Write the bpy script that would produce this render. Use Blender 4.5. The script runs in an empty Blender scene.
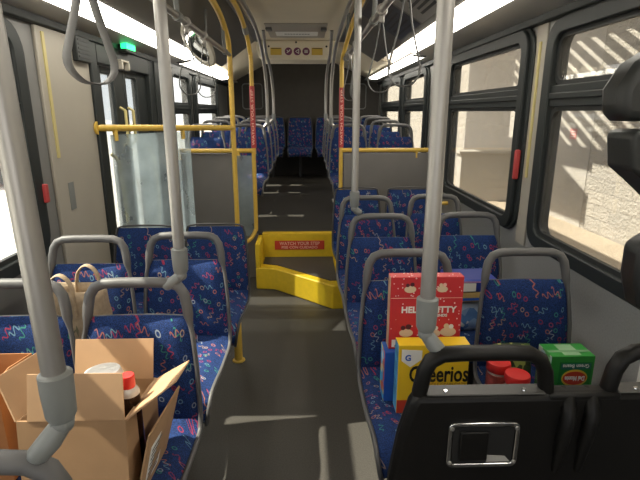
import bpy, bmesh, math, random
from mathutils import Vector, Matrix, noise as mnoise
random.seed(7)
C = bpy.context.scene.collection
SC = bpy.context.scene
PI = math.pi

# ------------------------------------------------------------------ camera, sky, sun, exposure
CAM_H = 1.55
cd = bpy.data.cameras.new('camera'); cam = bpy.data.objects.new('camera', cd); C.objects.link(cam)
cd.sensor_fit = 'HORIZONTAL'; cd.sensor_width = 36.0; cd.lens = 36.0*480.0/640.0; cd.clip_start = .02; cd.clip_end = 400
cam.location = (0, 0, CAM_H)
cam.rotation_euler = (math.radians(90-14.931), 0, math.radians(-1.6143))
SC.camera = cam
SC.view_settings.view_transform = 'Standard'; SC.view_settings.look = 'None'
SC.view_settings.exposure = 0.3; SC.view_settings.gamma = 1.0; SC.view_settings.use_curve_mapping = False
w = bpy.data.worlds.new('sky'); SC.world = w; w.use_nodes = True
bg = w.node_tree.nodes['Background']; bg.inputs[0].default_value = (.97, .98, 1.0, 1); bg.inputs[1].default_value = 2.0
sd = bpy.data.lights.new('sun', 'SUN'); sun = bpy.data.objects.new('sun', sd); C.objects.link(sun)
sd.energy = 16.0; sd.angle = math.radians(.6); sd.color = (1.0, .93, .80)
SUN_DIR = Vector((1.0, -.02, -1.10))
sun.rotation_euler = SUN_DIR.to_track_quat('-Z', 'Y').to_euler(); sun.location = (-30, 4, 33)
LAMP = 9.0            # the ceiling light strips

# ------------------------------------------------------------------ materials
def mat(name, col, rough=.6, metal=0.0, spec=.5, var=0.0, vscale=20.0, bump=0.0, bscale=200.0):
    m = bpy.data.materials.new(name); m.use_nodes = True
    nt = m.node_tree; b = nt.nodes['Principled BSDF']
    b.inputs['Base Color'].default_value = (*col, 1); b.inputs['Roughness'].default_value = rough
    b.inputs['Metallic'].default_value = metal; b.inputs['Specular IOR Level'].default_value = spec
    if var or bump:
        tc = nt.nodes.new('ShaderNodeTexCoord')
    if var:
        n = nt.nodes.new('ShaderNodeTexNoise'); n.inputs['Scale'].default_value = vscale; n.inputs['Detail'].default_value = 5
        nt.links.new(tc.outputs['Object'], n.inputs['Vector'])
        r = nt.nodes.new('ShaderNodeMapRange'); r.inputs[1].default_value = .3; r.inputs[2].default_value = .7
        r.inputs[3].default_value = 1-var; r.inputs[4].default_value = 1+var
        nt.links.new(n.outputs['Fac'], r.inputs[0])
        h = nt.nodes.new('ShaderNodeHueSaturation'); h.inputs['Color'].default_value = (*col, 1)
        nt.links.new(r.outputs[0], h.inputs['Value']); nt.links.new(h.outputs[0], b.inputs['Base Color'])
    if bump:
        n2 = nt.nodes.new('ShaderNodeTexNoise'); n2.inputs['Scale'].default_value = bscale; n2.inputs['Detail'].default_value = 3
        nt.links.new(tc.outputs['Object'], n2.inputs['Vector'])
        bp = nt.nodes.new('ShaderNodeBump'); bp.inputs['Strength'].default_value = bump; bp.inputs['Distance'].default_value = .01
        nt.links.new(n2.outputs['Fac'], bp.inputs['Height']); nt.links.new(bp.outputs[0], b.inputs['Normal'])
    return m

def emis(name, col, s):
    m = bpy.data.materials.new(name); m.use_nodes = True; nt = m.node_tree
    b = nt.nodes['Principled BSDF']; b.inputs['Base Color'].default_value = (*col, 1)
    b.inputs['Emission Color'].default_value = (*col, 1); b.inputs['Emission Strength'].default_value = s
    return m

def glass(name, tint, haze, hazecol=(.9, .9, .88)):
    m = bpy.data.materials.new(name); m.use_nodes = True; nt = m.node_tree; N = nt.nodes; L = nt.links
    N.remove(N['Principled BSDF']); out = N['Material Output']
    t = N.new('ShaderNodeBsdfTransparent'); t.inputs[0].default_value = (*tint, 1)
    d = N.new('ShaderNodeBsdfTranslucent'); d.inputs[0].default_value = (*hazecol, 1)
    df = N.new('ShaderNodeBsdfDiffuse'); df.inputs[0].default_value = (*hazecol, 1)
    md = N.new('ShaderNodeMixShader'); md.inputs[0].default_value = .4; L.new(d.outputs[0], md.inputs[1]); L.new(df.outputs[0], md.inputs[2])
    m1 = N.new('ShaderNodeMixShader')
    tc = N.new('ShaderNodeTexCoord'); n = N.new('ShaderNodeTexNoise'); n.inputs['Scale'].default_value = 3.0; n.inputs['Detail'].default_value = 6
    L.new(tc.outputs['Object'], n.inputs['Vector'])
    r = N.new('ShaderNodeMapRange'); r.inputs[1].default_value = .3; r.inputs[2].default_value = .75; r.inputs[3].default_value = haze*.5; r.inputs[4].default_value = haze*1.5
    L.new(n.outputs['Fac'], r.inputs[0]); L.new(r.outputs[0], m1.inputs[0])
    L.new(t.outputs[0], m1.inputs[1]); L.new(md.outputs[0], m1.inputs[2])
    g = N.new('ShaderNodeBsdfGlossy'); g.inputs['Roughness'].default_value = .03
    f = N.new('ShaderNodeFresnel'); f.inputs[0].default_value = 1.45
    fm = N.new('ShaderNodeMath'); fm.operation = 'MULTIPLY'; fm.inputs[1].default_value = .25; L.new(f.outputs[0], fm.inputs[0])
    m2 = N.new('ShaderNodeMixShader'); L.new(fm.outputs[0], m2.inputs[0]); L.new(m1.outputs[0], m2.inputs[1]); L.new(g.outputs[0], m2.inputs[2])
    L.new(m2.outputs[0], out.inputs[0])
    return m

def fabric():
    m = bpy.data.materials.new('moquette'); m.use_nodes = True; nt = m.node_tree; N = nt.nodes; L = nt.links
    b = N['Principled BSDF']; b.inputs['Roughness'].default_value = .85; b.inputs['Specular IOR Level'].default_value = .25
    b.inputs['Sheen Weight'].default_value = .04; b.inputs['Sheen Tint'].default_value = (.35, .5, .9, 1)
    def math_(op, a, bb=None, c=None):
        n = N.new('ShaderNodeMath'); n.operation = op
        for i, v in enumerate((a, bb, c)):
            if v is None: continue
            if isinstance(v, (int, float)): n.inputs[i].default_value = v
            else: L.new(v, n.inputs[i])
        return n.outputs[0]
    tc = N.new('ShaderNodeTexCoord'); sx = N.new('ShaderNodeSeparateXYZ'); L.new(tc.outputs['Object'], sx.inputs[0])
    oi = N.new('ShaderNodeObjectInfo')
    off = math_('MULTIPLY', oi.outputs['Random'], 9.0)
    u = math_('ADD', math_('MULTIPLY_ADD', sx.outputs[1], .6, sx.outputs[0]), off)
    v = math_('SUBTRACT', sx.outputs[2], sx.outputs[1])
    cx = N.new('ShaderNodeCombineXYZ'); L.new(u, cx.inputs[0]); L.new(v, cx.inputs[1])
    col = None
    masks = []
    for k, (sc, o) in enumerate(((18.0, (0, 0, 0)), (20.0, (3.13, 1.71, 0)))):
        ad = N.new('ShaderNodeVectorMath'); ad.operation = 'ADD'; L.new(cx.outputs[0], ad.inputs[0]); ad.inputs[1].default_value = o
        vo = N.new('ShaderNodeTexVoronoi'); vo.voronoi_dimensions = '2D'; vo.inputs['Scale'].default_value = sc; vo.inputs['Randomness'].default_value = .7
        L.new(ad.outputs[0], vo.inputs['Vector'])
        sb = N.new('ShaderNodeVectorMath'); sb.operation = 'SUBTRACT'; L.new(ad.outputs[0], sb.inputs[0]); L.new(vo.outputs['Position'], sb.inputs[1])
        sc3 = N.new('ShaderNodeSeparateColor'); L.new(vo.outputs['Color'], sc3.inputs[0])
        ro = N.new('ShaderNodeVectorRotate'); ro.rotation_type = 'Z_AXIS'; L.new(sb.outputs[0], ro.inputs['Vector'])
        L.new(math_('MULTIPLY', sc3.outputs[0], 6.28), ro.inputs['Angle'])
        s2 = N.new('ShaderNodeSeparateXYZ'); L.new(ro.outputs[0], s2.inputs[0])
        le = N.new('ShaderNodeVectorMath'); le.operation = 'LENGTH'; L.new(sb.outputs[0], le.inputs[0])
        ring = math_('LESS_THAN', math_('ABSOLUTE', math_('SUBTRACT', le.outputs['Value'], .0072)), .0018)
        ph = math_('MULTIPLY', s2.outputs[0], 290.0)
        wav = math_('MULTIPLY', math_('SINE', ph), .0072)
        slope = math_('MULTIPLY', math_('COSINE', ph), 2.1)
        lim = math_('MULTIPLY', math_('SQRT', math_('MULTIPLY_ADD', slope, slope, 1.0)), .0016)
        sq = math_('LESS_THAN', math_('ABSOLUTE', math_('SUBTRACT', s2.outputs[1], wav)), lim)
        sq = math_('MULTIPLY', sq, math_('LESS_THAN', math_('ABSOLUTE', s2.outputs[0]), .0205))
        isr = math_('LESS_THAN', sc3.outputs[1], .34 if k == 0 else .5)
        on = math_('LESS_THAN', sc3.outputs[1], .74)
        mk = math_('ADD', math_('MULTIPLY', ring, isr), math_('MULTIPLY', sq, math_('SUBTRACT', on, isr)))
        rp = N.new('ShaderNodeValToRGB'); rp.color_ramp.interpolation = 'CONSTANT'
        cols = [(0, (.50, .03, .03)), (.22, (.62, .20, .07)), (.40, (.55, .36, .20)), (.55, (.06, .34, .20)), (.68, (.22, .42, .50)), (.82, (.55, .07, .10)), (.92, (.45, .50, .52))]
        rp.color_ramp.elements[0].position = 0; rp.color_ramp.elements[0].color = (*cols[0][1], 1)
        rp.color_ramp.elements[1].position = cols[1][0]; rp.color_ramp.elements[1].color = (*cols[1][1], 1)
        for p, c in cols[2:]:
            e = rp.color_ramp.elements.new(p); e.color = (*c, 1)
        L.new(sc3.outputs[2], rp.inputs[0])
        masks.append((mk, rp.outputs[0]))
    nz = N.new('ShaderNodeTexNoise'); nz.inputs['Scale'].default_value = 350; nz.inputs['Detail'].default_value = 2; L.new(tc.outputs['Object'], nz.inputs['Vector'])
    base = N.new('ShaderNodeValToRGB'); base.color_ramp.elements[0].position = .38; base.color_ramp.elements[0].color = (.005, .012, .048, 1)
    base.color_ramp.elements[1].position = .68; base.color_ramp.elements[1].color = (.020, .060, .225, 1)
    L.new(nz.outputs['Fac'], base.inputs[0])
    cur = base.outputs[0]
    for mk, cc in masks:
        mx = N.new('ShaderNodeMix'); mx.data_type = 'RGBA'
        L.new(math_('MULTIPLY', mk, .5), mx.inputs[0]); L.new(cur, mx.inputs[6]); L.new(cc, mx.inputs[7]); cur = mx.outputs[2]
    L.new(cur, b.inputs['Base Color'])
    return m

def block_mat():
    m = bpy.data.materials.new('rock_face_block'); m.use_nodes = True; nt = m.node_tree; N = nt.nodes; L = nt.links
    b = N['Principled BSDF']; b.inputs['Roughness'].default_value = .95; b.inputs['Specular IOR Level'].default_value = .1
    tc = N.new('ShaderNodeTexCoord'); sx = N.new('ShaderNodeSeparateXYZ'); L.new(tc.outputs['Object'], sx.inputs[0])
    cx = N.new('ShaderNodeCombineXYZ'); L.new(sx.outputs[1], cx.inputs[0]); L.new(sx.outputs[2], cx.inputs[1])
    br = N.new('ShaderNodeTexBrick'); br.inputs['Scale'].default_value = 1.0; br.inputs['Brick Width'].default_value = .4; br.inputs['Row Height'].default_value = .2
    br.inputs['Mortar Size'].default_value = .008; br.inputs['Color1'].default_value = (.52, .48, .42, 1); br.inputs['Color2'].default_value = (.46, .43, .38, 1); br.inputs['Mortar'].default_value = (.40, .37, .33, 1)
    L.new(cx.outputs[0], br.inputs['Vector']); L.new(br.outputs['Color'], b.inputs['Base Color'])
    n = N.new('ShaderNodeTexNoise'); n.inputs['Scale'].default_value = 24; n.inputs['Detail'].default_value = 7; L.new(tc.outputs['Object'], n.inputs['Vector'])
    mm = N.new('ShaderNodeMath'); mm.operation = 'SUBTRACT'; L.new(n.outputs['Fac'], mm.inputs[0]); L.new(br.outputs['Fac'], mm.inputs[1])
    bp = N.new('ShaderNodeBump'); bp.inputs['Strength'].default_value = .9; bp.inputs['Distance'].default_value = .05
    L.new(mm.outputs[0], bp.inputs['Height']); L.new(bp.outputs[0], b.inputs['Normal'])
    return m

def dots_mat(name, base, dot, scale, thr):
    m = mat(name, base, .5); nt = m.node_tree; N = nt.nodes; L = nt.links
    tc = N.new('ShaderNodeTexCoord'); v = N.new('ShaderNodeTexVoronoi'); v.inputs['Scale'].default_value = scale; L.new(tc.outputs['Object'], v.inputs['Vector'])
    lt = N.new('ShaderNodeMath'); lt.operation = 'LESS_THAN'; lt.inputs[1].default_value = thr; L.new(v.outputs['Distance'], lt.inputs[0])
    mx = N.new('ShaderNodeMix'); mx.data_type = 'RGBA'; mx.inputs[6].default_value = (*base, 1); mx.inputs[7].default_value = (*dot, 1)
    L.new(lt.outputs[0], mx.inputs[0]); L.new(mx.outputs[2], N['Principled BSDF'].inputs['Base Color'])
    return m

def patch_mat(name, cols, scale):
    m = mat(name, cols[0], .45); nt = m.node_tree; N = nt.nodes; L = nt.links
    tc = N.new('ShaderNodeTexCoord'); v = N.new('ShaderNodeTexVoronoi'); v.inputs['Scale'].default_value = scale; L.new(tc.outputs['Object'], v.inputs['Vector'])
    s = N.new('ShaderNodeSeparateColor'); L.new(v.outputs['Color'], s.inputs[0])
    r = N.new('ShaderNodeValToRGB'); r.color_ramp.interpolation = 'CONSTANT'; k = len(cols)
    r.color_ramp.elements[0].color = (*cols[0], 1); r.color_ramp.elements[1].position = 1/k; r.color_ramp.elements[1].color = (*cols[1], 1)
    for i in range(2, k):
        e = r.color_ramp.elements.new(i/k); e.color = (*cols[i], 1)
    L.new(s.outputs[0], r.inputs[0]); L.new(r.outputs[0], N['Principled BSDF'].inputs['Base Color'])
    return m

M = dict(
    floor=mat('rubber_floor', (.064, .059, .052), .5, spec=.4, var=.25, vscale=160, bump=.15, bscale=300),
    deck=mat('deck_rubber', (.048, .044, .038), .55, spec=.4, var=.25, vscale=160),
    wall=mat('grey_wall_panel', (.20, .20, .195), .45, var=.05, vscale=6),
    wall_r=mat('grey_speckled_panel', (.30, .30, .29), .35, var=.08, vscale=120),
    cream=mat('cream_panel', (.38, .35, .295), .5, var=.04, vscale=4),
    cream2=mat('cream_ceiling', (.74, .67, .52), .5, var=.03, vscale=3),
    frame=mat('window_frame_dark', (.017, .021, .021), .5, spec=.35),
    gasket=mat('rubber_gasket', (.018, .02, .02), .6),
    cove=mat('grey_cove', (.14, .135, .12), .5, var=.04, vscale=5),
    cove2=mat('grey_cove_underside', (.34, .33, .31), .4),
    chan=mat('channel_grey', (.10, .10, .095), .4),
    rear=mat('rear_wall_dark', (.045, .04, .034), .7, var=.08, vscale=10),
    tape=mat('pale_yellow_tape', (.55, .47, .20), .5),
    yellow=mat('yellow_powder_coat', (.66, .43, .07), .4, var=.05, vscale=30),
    ystep=mat('yellow_step', (.70, .47, .015), .5, var=.06, vscale=25),
    steel=mat('brushed_steel', (.36, .35, .335), .42, metal=.75),
    steel2=mat('satin_grey_tube', (.33, .315, .295), .38, metal=.7),
    clamp=mat('grey_clamp', (.20, .21, .205), .4, spec=.5),
    clamp2=mat('dull_grey_ledge', (.075, .073, .070), .45),
    gplast=mat('grey_plastic_rim', (.105, .103, .103), .5),
    dplast=mat('dark_seat_shell', (.05, .05, .052), .5),
    black=mat('black_plastic', (.007, .0065, .006), .42, spec=.22, var=.1, vscale=40, bump=.08, bscale=400),
    blackpad=mat('black_vinyl_pad', (.012, .014, .014), .5, bump=.05, bscale=250),
    fabric=fabric(),
    chrome=mat('chrome', (.55, .55, .55), .15, metal=1.0),
    darkrecess=mat('dark_recess', (.01, .01, .01), .5),
    red=mat('red_sign', (.55, .05, .02), .5),
    redsl=mat('red_sleeve', (.45, .05, .05), .5),
    pink=mat('faded_lettering', (.85, .50, .40), .5),
    white=mat('white_print', (.80, .78, .74), .5),
    card=mat('cardboard', (.42, .255, .135), .8, var=.06, vscale=10, bump=.05, bscale=80),
    cardin=mat('cardboard_inside', (.47, .29, .16), .8, var=.05, vscale=12),
    lamp=emis('light_diffuser', (1.0, .94, .82), LAMP),
    green=emis('green_led', (.02, .9, .25), 2.0),
    blockw=block_mat(),
    smooth=mat('smooth_block', (.46, .43, .385), .9, var=.04, vscale=8),
    concrete=mat('pale_concrete', (.48, .40, .30), .9, var=.06, vscale=3),
    asphalt=mat('pale_pavement', (.55, .52, .48), .9, var=.06, vscale=.8),
    glass_tint=glass('tinted_window_glass', (.66, .665, .655), .02),
    glass_clear=glass('clear_door_glass', (.62, .64, .64), .03),
    glass=glass('window_glass', (.86, .87, .85), .03),
    plexi=glass('scuffed_plexiglass', (.80, .83, .84), .36, (.62, .70, .73)),  # uneven milky haze mixed into the sheet
    bottle=mat('cola_dark', (.02, .008, .005), .12, spec=.6),
    clear=mat('clear_plastic', (.45, .45, .45), .15),
    redcap=mat('red_cap', (.60, .025, .02), .35),
    paper=mat('white_paper', (.78, .77, .74), .8),
    jute=mat('jute_cloth', (.42, .32, .215), .95, var=.12, vscale=60, bump=.25, bscale=220),
    strapg=mat('grey_strap', (.13, .13, .128), .6),
    panelg=mat('bulkhead_laminate', (.17, .16, .15), .35, var=.04, vscale=8),
    cheer=mat('yellow_carton', (.80, .52, .02), .45),
    ink=mat('black_ink', (.01, .01, .01), .5),
    blueprint=mat('blue_print', (.02, .10, .45), .45),
)

# ------------------------------------------------------------------ mesh helpers
class MB:
    def __init__(s): s.v = []; s.f = []; s.mi = []
    def add(s, vs, fs, mi=0):
        o = len(s.v); s.v += [tuple(p) for p in vs]; s.f += [tuple(i+o for i in f) for f in fs]; s.mi += [mi]*len(fs); return s
    def box(s, x0, x1, y0, y1, z0, z1, mi=0):
        vs = [(x, y, z) for z in (z0, z1) for y in (y0, y1) for x in (x0, x1)]
        return s.add(vs, [(0, 2, 3, 1), (4, 5, 7, 6), (0, 1, 5, 4), (2, 6, 7, 3), (0, 4, 6, 2), (1, 3, 7, 5)], mi)
    def hexa(s, b, t, mi=0):        # two quads, bottom and top
        return s.add(list(b)+list(t), [(3, 2, 1, 0), (4, 5, 6, 7), (0, 1, 5, 4), (1, 2, 6, 5), (2, 3, 7, 6), (3, 0, 4, 7)], mi)
    def slab(s, q, th, mi=0):       # quad with thickness along its normal
        q = [Vector(p) for p in q]; n = (q[1]-q[0]).cross(q[3]-q[0]).normalized()*th
        return s.hexa(q, [p+n for p in q], mi)
    def tube(s, pts, r, seg=12, ry=None, cap=True, closed=False, mi=0, up=None):
        P = [Vector(p) for p in pts]; n = len(P)
        ry = ry or r
        T = []
        for i in range(n):
            a = P[(i-1) % n] if (closed or i > 0) else P[i]; b = P[(i+1) % n] if (closed or i < n-1) else P[i]
            T.append((b-a).normalized())
        u = Vector(up) if up else (Vector((0, 0, 1)) if abs(T[0].z) < .9 else Vector((1, 0, 0)))
        rings = []
        for i in range(n):
            if up: u = Vector(up)
            u = (u - T[i]*u.dot(T[i])).normalized(); w_ = T[i].cross(u)
            rr = r[i] if isinstance(r, (list, tuple)) else r
            r2 = ry[i] if isinstance(ry, (list, tuple)) else ry
            rings.append([P[i]+u*(math.cos(2*PI*k/seg)*rr)+w_*(math.sin(2*PI*k/seg)*r2) for k in range(seg)])
        vs = [p for R in rings for p in R]; fs = []
        m = n if closed else n-1
        for i in range(m):
            j = (i+1) % n
            for k in range(seg):
                fs.append((i*seg+k, i*seg+(k+1) % seg, j*seg+(k+1) % seg, j*seg+k))
        if cap and not closed:
            fs.append(tuple(range(seg-1, -1, -1))); fs.append(tuple((n-1)*seg+k for k in range(seg)))
        return s.add(vs, fs, mi)
    def lathe(s, prof, c, axis=(0, 0, 1), seg=24, mi=0):
        ax = Vector(axis).normalized(); u = ax.orthogonal().normalized(); v = ax.cross(u); c = Vector(c)
        vs = []
        for r, h in prof:
            for k in range(seg):
                a = 2*PI*k/seg; vs.append(c+ax*h+(u*math.cos(a)+v*math.sin(a))*max(r, 1e-4))
        fs = []
        for i in range(len(prof)-1):
            for k in range(seg): fs.append((i*seg+k, i*seg+(k+1) % seg, (i+1)*seg+(k+1) % seg, (i+1)*seg+k))
        fs.append(tuple(range(seg-1, -1, -1))); fs.append(tuple((len(prof)-1)*seg+k for k in range(seg)))
        return s.add(vs, fs, mi)
    def ring(s, outer, inner, d, mi=0):   # frame between two loops of equal count, extruded by vector d
        n = len(outer); d = Vector(d); o = [Vector(p) for p in outer]; i_ = [Vector(p) for p in inner]
        vs = o+i_+[p+d for p in o]+[p+d for p in i_]; fs = []
        for k in range(n):
            j = (k+1) % n
            fs += [(k, j, n+j, n+k), (2*n+k, 3*n+k, 3*n+j, 2*n+j), (k, 2*n+k, 2*n+j, j), (n+k, n+j, 3*n+j, 3*n+k)]
        return s.add(vs, fs, mi)
    def poly(s, loop, d, mi=0):           # extruded polygon
        n = len(loop); d = Vector(d); o = [Vector(p) for p in loop]
        vs = o+[p+d for p in o]; fs = [tuple(range(n-1, -1, -1)), tuple(range(n, 2*n))]
        for k in range(n):
            j = (k+1) % n; fs.append((k, j, n+j, n+k))
        return s.add(vs, fs, mi)
    def build(s, name, ms, parent=None, smooth=True, bevel=0.0, bseg=2, origin=None):
        me = bpy.data.meshes.new(name)
        o_ = Vector(origin) if origin else Vector((0, 0, 0))
        me.from_pydata([tuple(Vector(p)-o_) for p in s.v], [], s.f)
        bm = bmesh.new(); bm.from_mesh(me); bmesh.ops.recalc_face_normals(bm, faces=bm.faces); bm.to_mesh(me); bm.free()
        if not isinstance(ms, (list, tuple)): ms = [ms]
        for m in ms: me.materials.append(m)
        for p, i in zip(me.polygons, s.mi): p.material_index = i; p.use_smooth = smooth
        ob = bpy.data.objects.new(name, me); C.objects.link(ob); ob.location = o_
        if parent is not None:
            ob.parent = parent
        if bevel:
            b = ob.modifiers.new('bevel', 'BEVEL'); b.width = bevel; b.segments = bseg; b.limit_method = 'ANGLE'; b.angle_limit = math.radians(40)
        if smooth:
            me.set_sharp_from_angle(angle=math.radians(42))
        return ob

def tag(o, label=None, cat=None, group=None, kind=None):
    if label: o['label'] = label
    if cat: o['category'] = cat
    if group: o['group'] = group
    if kind: o['kind'] = kind
    return o
def thing(name, label, cat, loc=(0, 0, 0), rz=0, group=None):
    o = bpy.data.objects.new(name, None); C.objects.link(o); o.location = loc; o.rotation_euler = (0, 0, rz); o.empty_display_size = .1
    return tag(o, label, cat, group)
def struct(o, label=None):
    o['kind'] = 'structure'
    if label: o['label'] = label
    return o
def kids(o): return [c for c in bpy.data.objects if c.parent == o]
def dup(root, loc, rz=0, label=None, group=None, scale=None):
    r = root.copy(); C.objects.link(r); r.location = loc; r.rotation_euler = (0, 0, rz)
    if label: r['label'] = label
    if group: r['group'] = group
    if scale: r.scale = scale
    for ch in kids(root):
        c = ch.copy(); C.objects.link(c); c.parent = r
        for g in kids(ch):
            d = g.copy(); C.objects.link(d); d.parent = c
    return r
def rrect(hw, hh, r, n=6):
    pts = []
    for cx, cy, a0 in ((hw-r, hh-r, 0), (-hw+r, hh-r, 90), (-hw+r, -hh+r, 180), (hw-r, -hh+r, 270)):
        for k in range(n+1):
            a = math.radians(a0+90*k/n); pts.append((cx+r*math.cos(a), cy+r*math.sin(a)))
    return pts
def text(name, body, size, m, parent, loc, rot, width=None, height=None, ext=.0006, bold=0.0, ax='CENTER'):
    cu = bpy.data.curves.new(name, 'FONT'); cu.body = body; cu.size = size; cu.extrude = ext; cu.offset = bold
    cu.align_x = ax; cu.align_y = 'CENTER'; cu.resolution_u = 3
    t = bpy.data.objects.new(name+'_tmp', cu); C.objects.link(t)
    bpy.context.view_layer.update()
    dg = bpy.context.evaluated_depsgraph_get()
    me = bpy.data.meshes.new_from_object(t.evaluated_get(dg)); bpy.data.objects.remove(t)
    xs = [v.co.x for v in me.vertices]; ys = [v.co.y for v in me.vertices]
    sx = width/(max(xs)-min(xs)) if width else 1; sy = height/(max(ys)-min(ys)) if height else sx
    cx, cy = (max(xs)+min(xs))/2, (max(ys)+min(ys))/2
    for v in me.vertices: v.co.x = (v.co.x-cx)*sx; v.co.y = (v.co.y-cy)*sy
    me.materials.clear(); me.materials.append(m)
    o = bpy.data.objects.new(name, me); C.objects.link(o); o.location = loc; o.rotation_euler = rot
    if parent is not None: o.parent = parent
    return o
FRONT = (PI/2, 0, 0)          # text that reads when looking towards +Y
def cat_rom(P, per=6):
    P = [Vector(p) for p in P]; out = []
    for i in range(len(P)-1):
        p0, p1, p2, p3 = P[max(i-1, 0)], P[i], P[i+1], P[min(i+2, len(P)-1)]
        for k in range(per):
            t = k/per
            out.append(.5*((2*p1)+(p2-p0)*t+(2*p0-5*p1+4*p2-p3)*t*t+(3*p1-p0-3*p2+p3)*t**3))
    out.append(P[-1]); return out

XR, XL = 1.22, -1.30
YF, YB = -2.2, 8.35       # front and back of the bus body
YS, ZD = 4.45, .43        # upper deck starts
def deck_z(y): return ZD+.07*max(0, min(1, (y-4.6)/1.6))

# ------------------------------------------------------------------ the setting: floor, walls, ceiling
struct(MB().box(XL, XR, YF, YS+.02, -.06, 0).build('floor', M['floor'], smooth=False))
d = MB()
ys_ = [YS, 4.6, 5.0, 5.5, 6.2, YB]
for a, b in zip(ys_, ys_[1:]):
    d.hexa([(XL, a, 0), (XR, a, 0), (XR, b, 0), (XL, b, 0)], [(XL, a, deck_z(a)), (XR, a, deck_z(a)), (XR, b, deck_z(b)), (XL, b, deck_z(b))])
struct(d.build('floor_upper', M['deck'], smooth=False))
def wall(name, x0, x1, holes, m):
    # holes: list of (y0,y1,z0,z1) sorted in y
    b = MB(); y = YF; Z0, Z1 = -.06, 2.03
    for (a, c, z0, z1) in holes:
        b.box(x0, x1, y, a, Z0, Z1)
        if z0 > Z0: b.box(x0, x1, a, c, Z0, z0)
        b.box(x0, x1, a, c, z1, Z1); y = c
    b.box(x0, x1, y, YB, Z0, Z1)
    return struct(b.build(name, m, smooth=False))
WR = [(-.85, .72, .93, 1.91), (.98, 2.425, .93, 1.91), (2.79, 4.12, .94, 1.92), (5.03, 6.05, 1.10, 1.92), (6.36, 7.80, 1.10, 1.92)]
WL = [(-.85, .72, .92, 1.87), (1.0, 2.26, .92, 1.87), (4.86, 5.52, 1.10, 1.90), (5.90, 7.22, 1.10, 1.89)]
DOOR = (3.09, 4.20, 0.0, 1.90)
wall('wall_right', XR+.005, XR+.075, [(a-.06, b+.06, c-.05, e+.05) for a, b, c, e in WR], M['wall_r'])
lh = sorted([(a-.06, b+.06, c-.05, e+.05) for a, b, c, e in WL]+[DOOR])
wall('wall_left', XL-.075, XL-.005, lh, M['wall'])
struct(MB().box(XL-.07, XR+.07, YB, YB+.06, 0, 2.6).build('wall_rear', M['rear'], smooth=False))
fw = MB()
fw.box(XL-.07, XR+.07, YF-.06, YF, -.06, .85); fw.box(XL-.07, XR+.07, YF-.06, YF, 2.0, 2.6); fw.box(XL-.07, -1.15, YF-.06, YF, .85, 2.0); fw.box(1.07, XR+.07, YF-.06, YF, .85, 2.0)
struct(fw.build('wall_front', M['wall'], smooth=False))
wi = 0
def window(x, sgn, y0, y1, z0, z1, fr, bar, og=(.14, .14)):
    """frame ring with rounded corners, a transom bar and two panes; sgn=+1 for the right wall"""
    global wi; wi += 1
    cy, cz, hw, hh = (y0+y1)/2, (z0+z1)/2, (y1-y0)/2, (z1-z0)/2
    root = bpy.data.objects.new('window_%d' % wi, None); C.objects.link(root); root.location = (x, cy, cz); root['kind'] = 'structure'
    inn = rrect(hw, hh, .07); out = rrect(hw+.075, hh+.065, .11); out2 = rrect(hw+.12, hh+.075, .14)
    f = MB()
    f.ring([(0, a, b) for a, b in out], [(0, a, b) for a, b in inn], (-.035*sgn, 0, 0))
    f.ring([(0, a, b) for a, b in out2], [(0, a, b) for a, b in rrect(hw+.07, hh+.06, .105)], (-.016*sgn, 0, 0))
    f.ring([(.05*sgn, a, b) for a, b in out], [(.05*sgn, a, b) for a, b in inn], (-.05*sgn, 0, 0))
    f.build('window_frame', M['frame'], root, bevel=.006)
    b0, b1 = bar[0]-cz, bar[1]-cz
    b = MB(); b.box(-.022, .022, -hw-.01, hw+.01, b0, b1); b.box(-.030*sgn, -.02*sgn, -hw, hw, b0+.035, b1-.035)
    b.build('transom_bar', M['frame'], root, bevel=.006)
    # inner sash lines round each pane
    s = MB()
    for (p0, p1) in ((-hh, b0), (b1, hh)):
        c_ = (p0+p1)/2
        s.ring([(-.012*sgn, a, c_+q) for a, q in rrect(hw, (p1-p0)/2, .06)], [(-.012*sgn, a, c_+q) for a, q in rrect(hw-.022, (p1-p0)/2-.02, .05)], (.02*sgn, 0, 0))
    s.build('sash', M['gasket'], root)
    for (p0, p1) in ((-hh, b0), (b1, hh)):
        MB().box(-.003, .003, -hw+.005, hw-.005, p0+.005, p1-.005).build('pane', M['glass_tint'] if sgn > 0 else M['glass'], root, smooth=False)
    return root
for q in WR: window(XR, 1, *q, .1, (1.575, 1.675))
for q in WL: window(XL, -1, *q, .1, (1.55, 1.625))
# ceiling: centre panel, coves, light shelves
CR, CL, CZ = .42, -.55, 2.36
struct(MB().box(CL, CR, YF, YB, CZ, CZ+.04).build('ceiling', M['cream2'], smooth=False))
struct(MB().box(XL-.05, XR+.04, YF, YB, 2.52, 2.60).build('roof', M['chan'], smooth=False))
def strip_prism(name, p, q, y0, y1, th, m):  # a sloped panel between section points p and q (x,z), thickened upwards
    (x0, z0), (x1, z1) = p, q; n = Vector((-(z1-z0), 0, x1-x0)).normalized()
    if n.z < 0: n = -n
    n *= th
    b = [(x0, y0, z0), (x1, y0, z1), (x1, y1, z1), (x0, y1, z0)]
    return struct(MB().hexa(b, [Vector(k)+n for k in b]).build(name, m, smooth=False))
YE = 6.0     # the ceiling duct at the back begins here
strip_prism('trim_1', (.845, 2.118), (CR+.02, CZ), YF, YE, .02, M['cove'])
strip_prism('trim_2', (-.985, 2.062), (CL-.02, CZ), YF, YE, .02, M['cove'])
strip_prism('trim_3', (.975, 2.062), (XR, 2.02), YF, YB, .02, M['cove2'])
strip_prism('trim_4', (-1.125, 2.018), (XL, 1.99), YF, YB, .02, M['cove2'])
strip_prism('trim_5', (1.10, 2.06), (.40, 2.36), YE, YB, .02, M['cream2'])
strip_prism('trim_6', (-1.22, 2.02), (-.54, 2.36), YE, YB, .02, M['cream2'])
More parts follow.
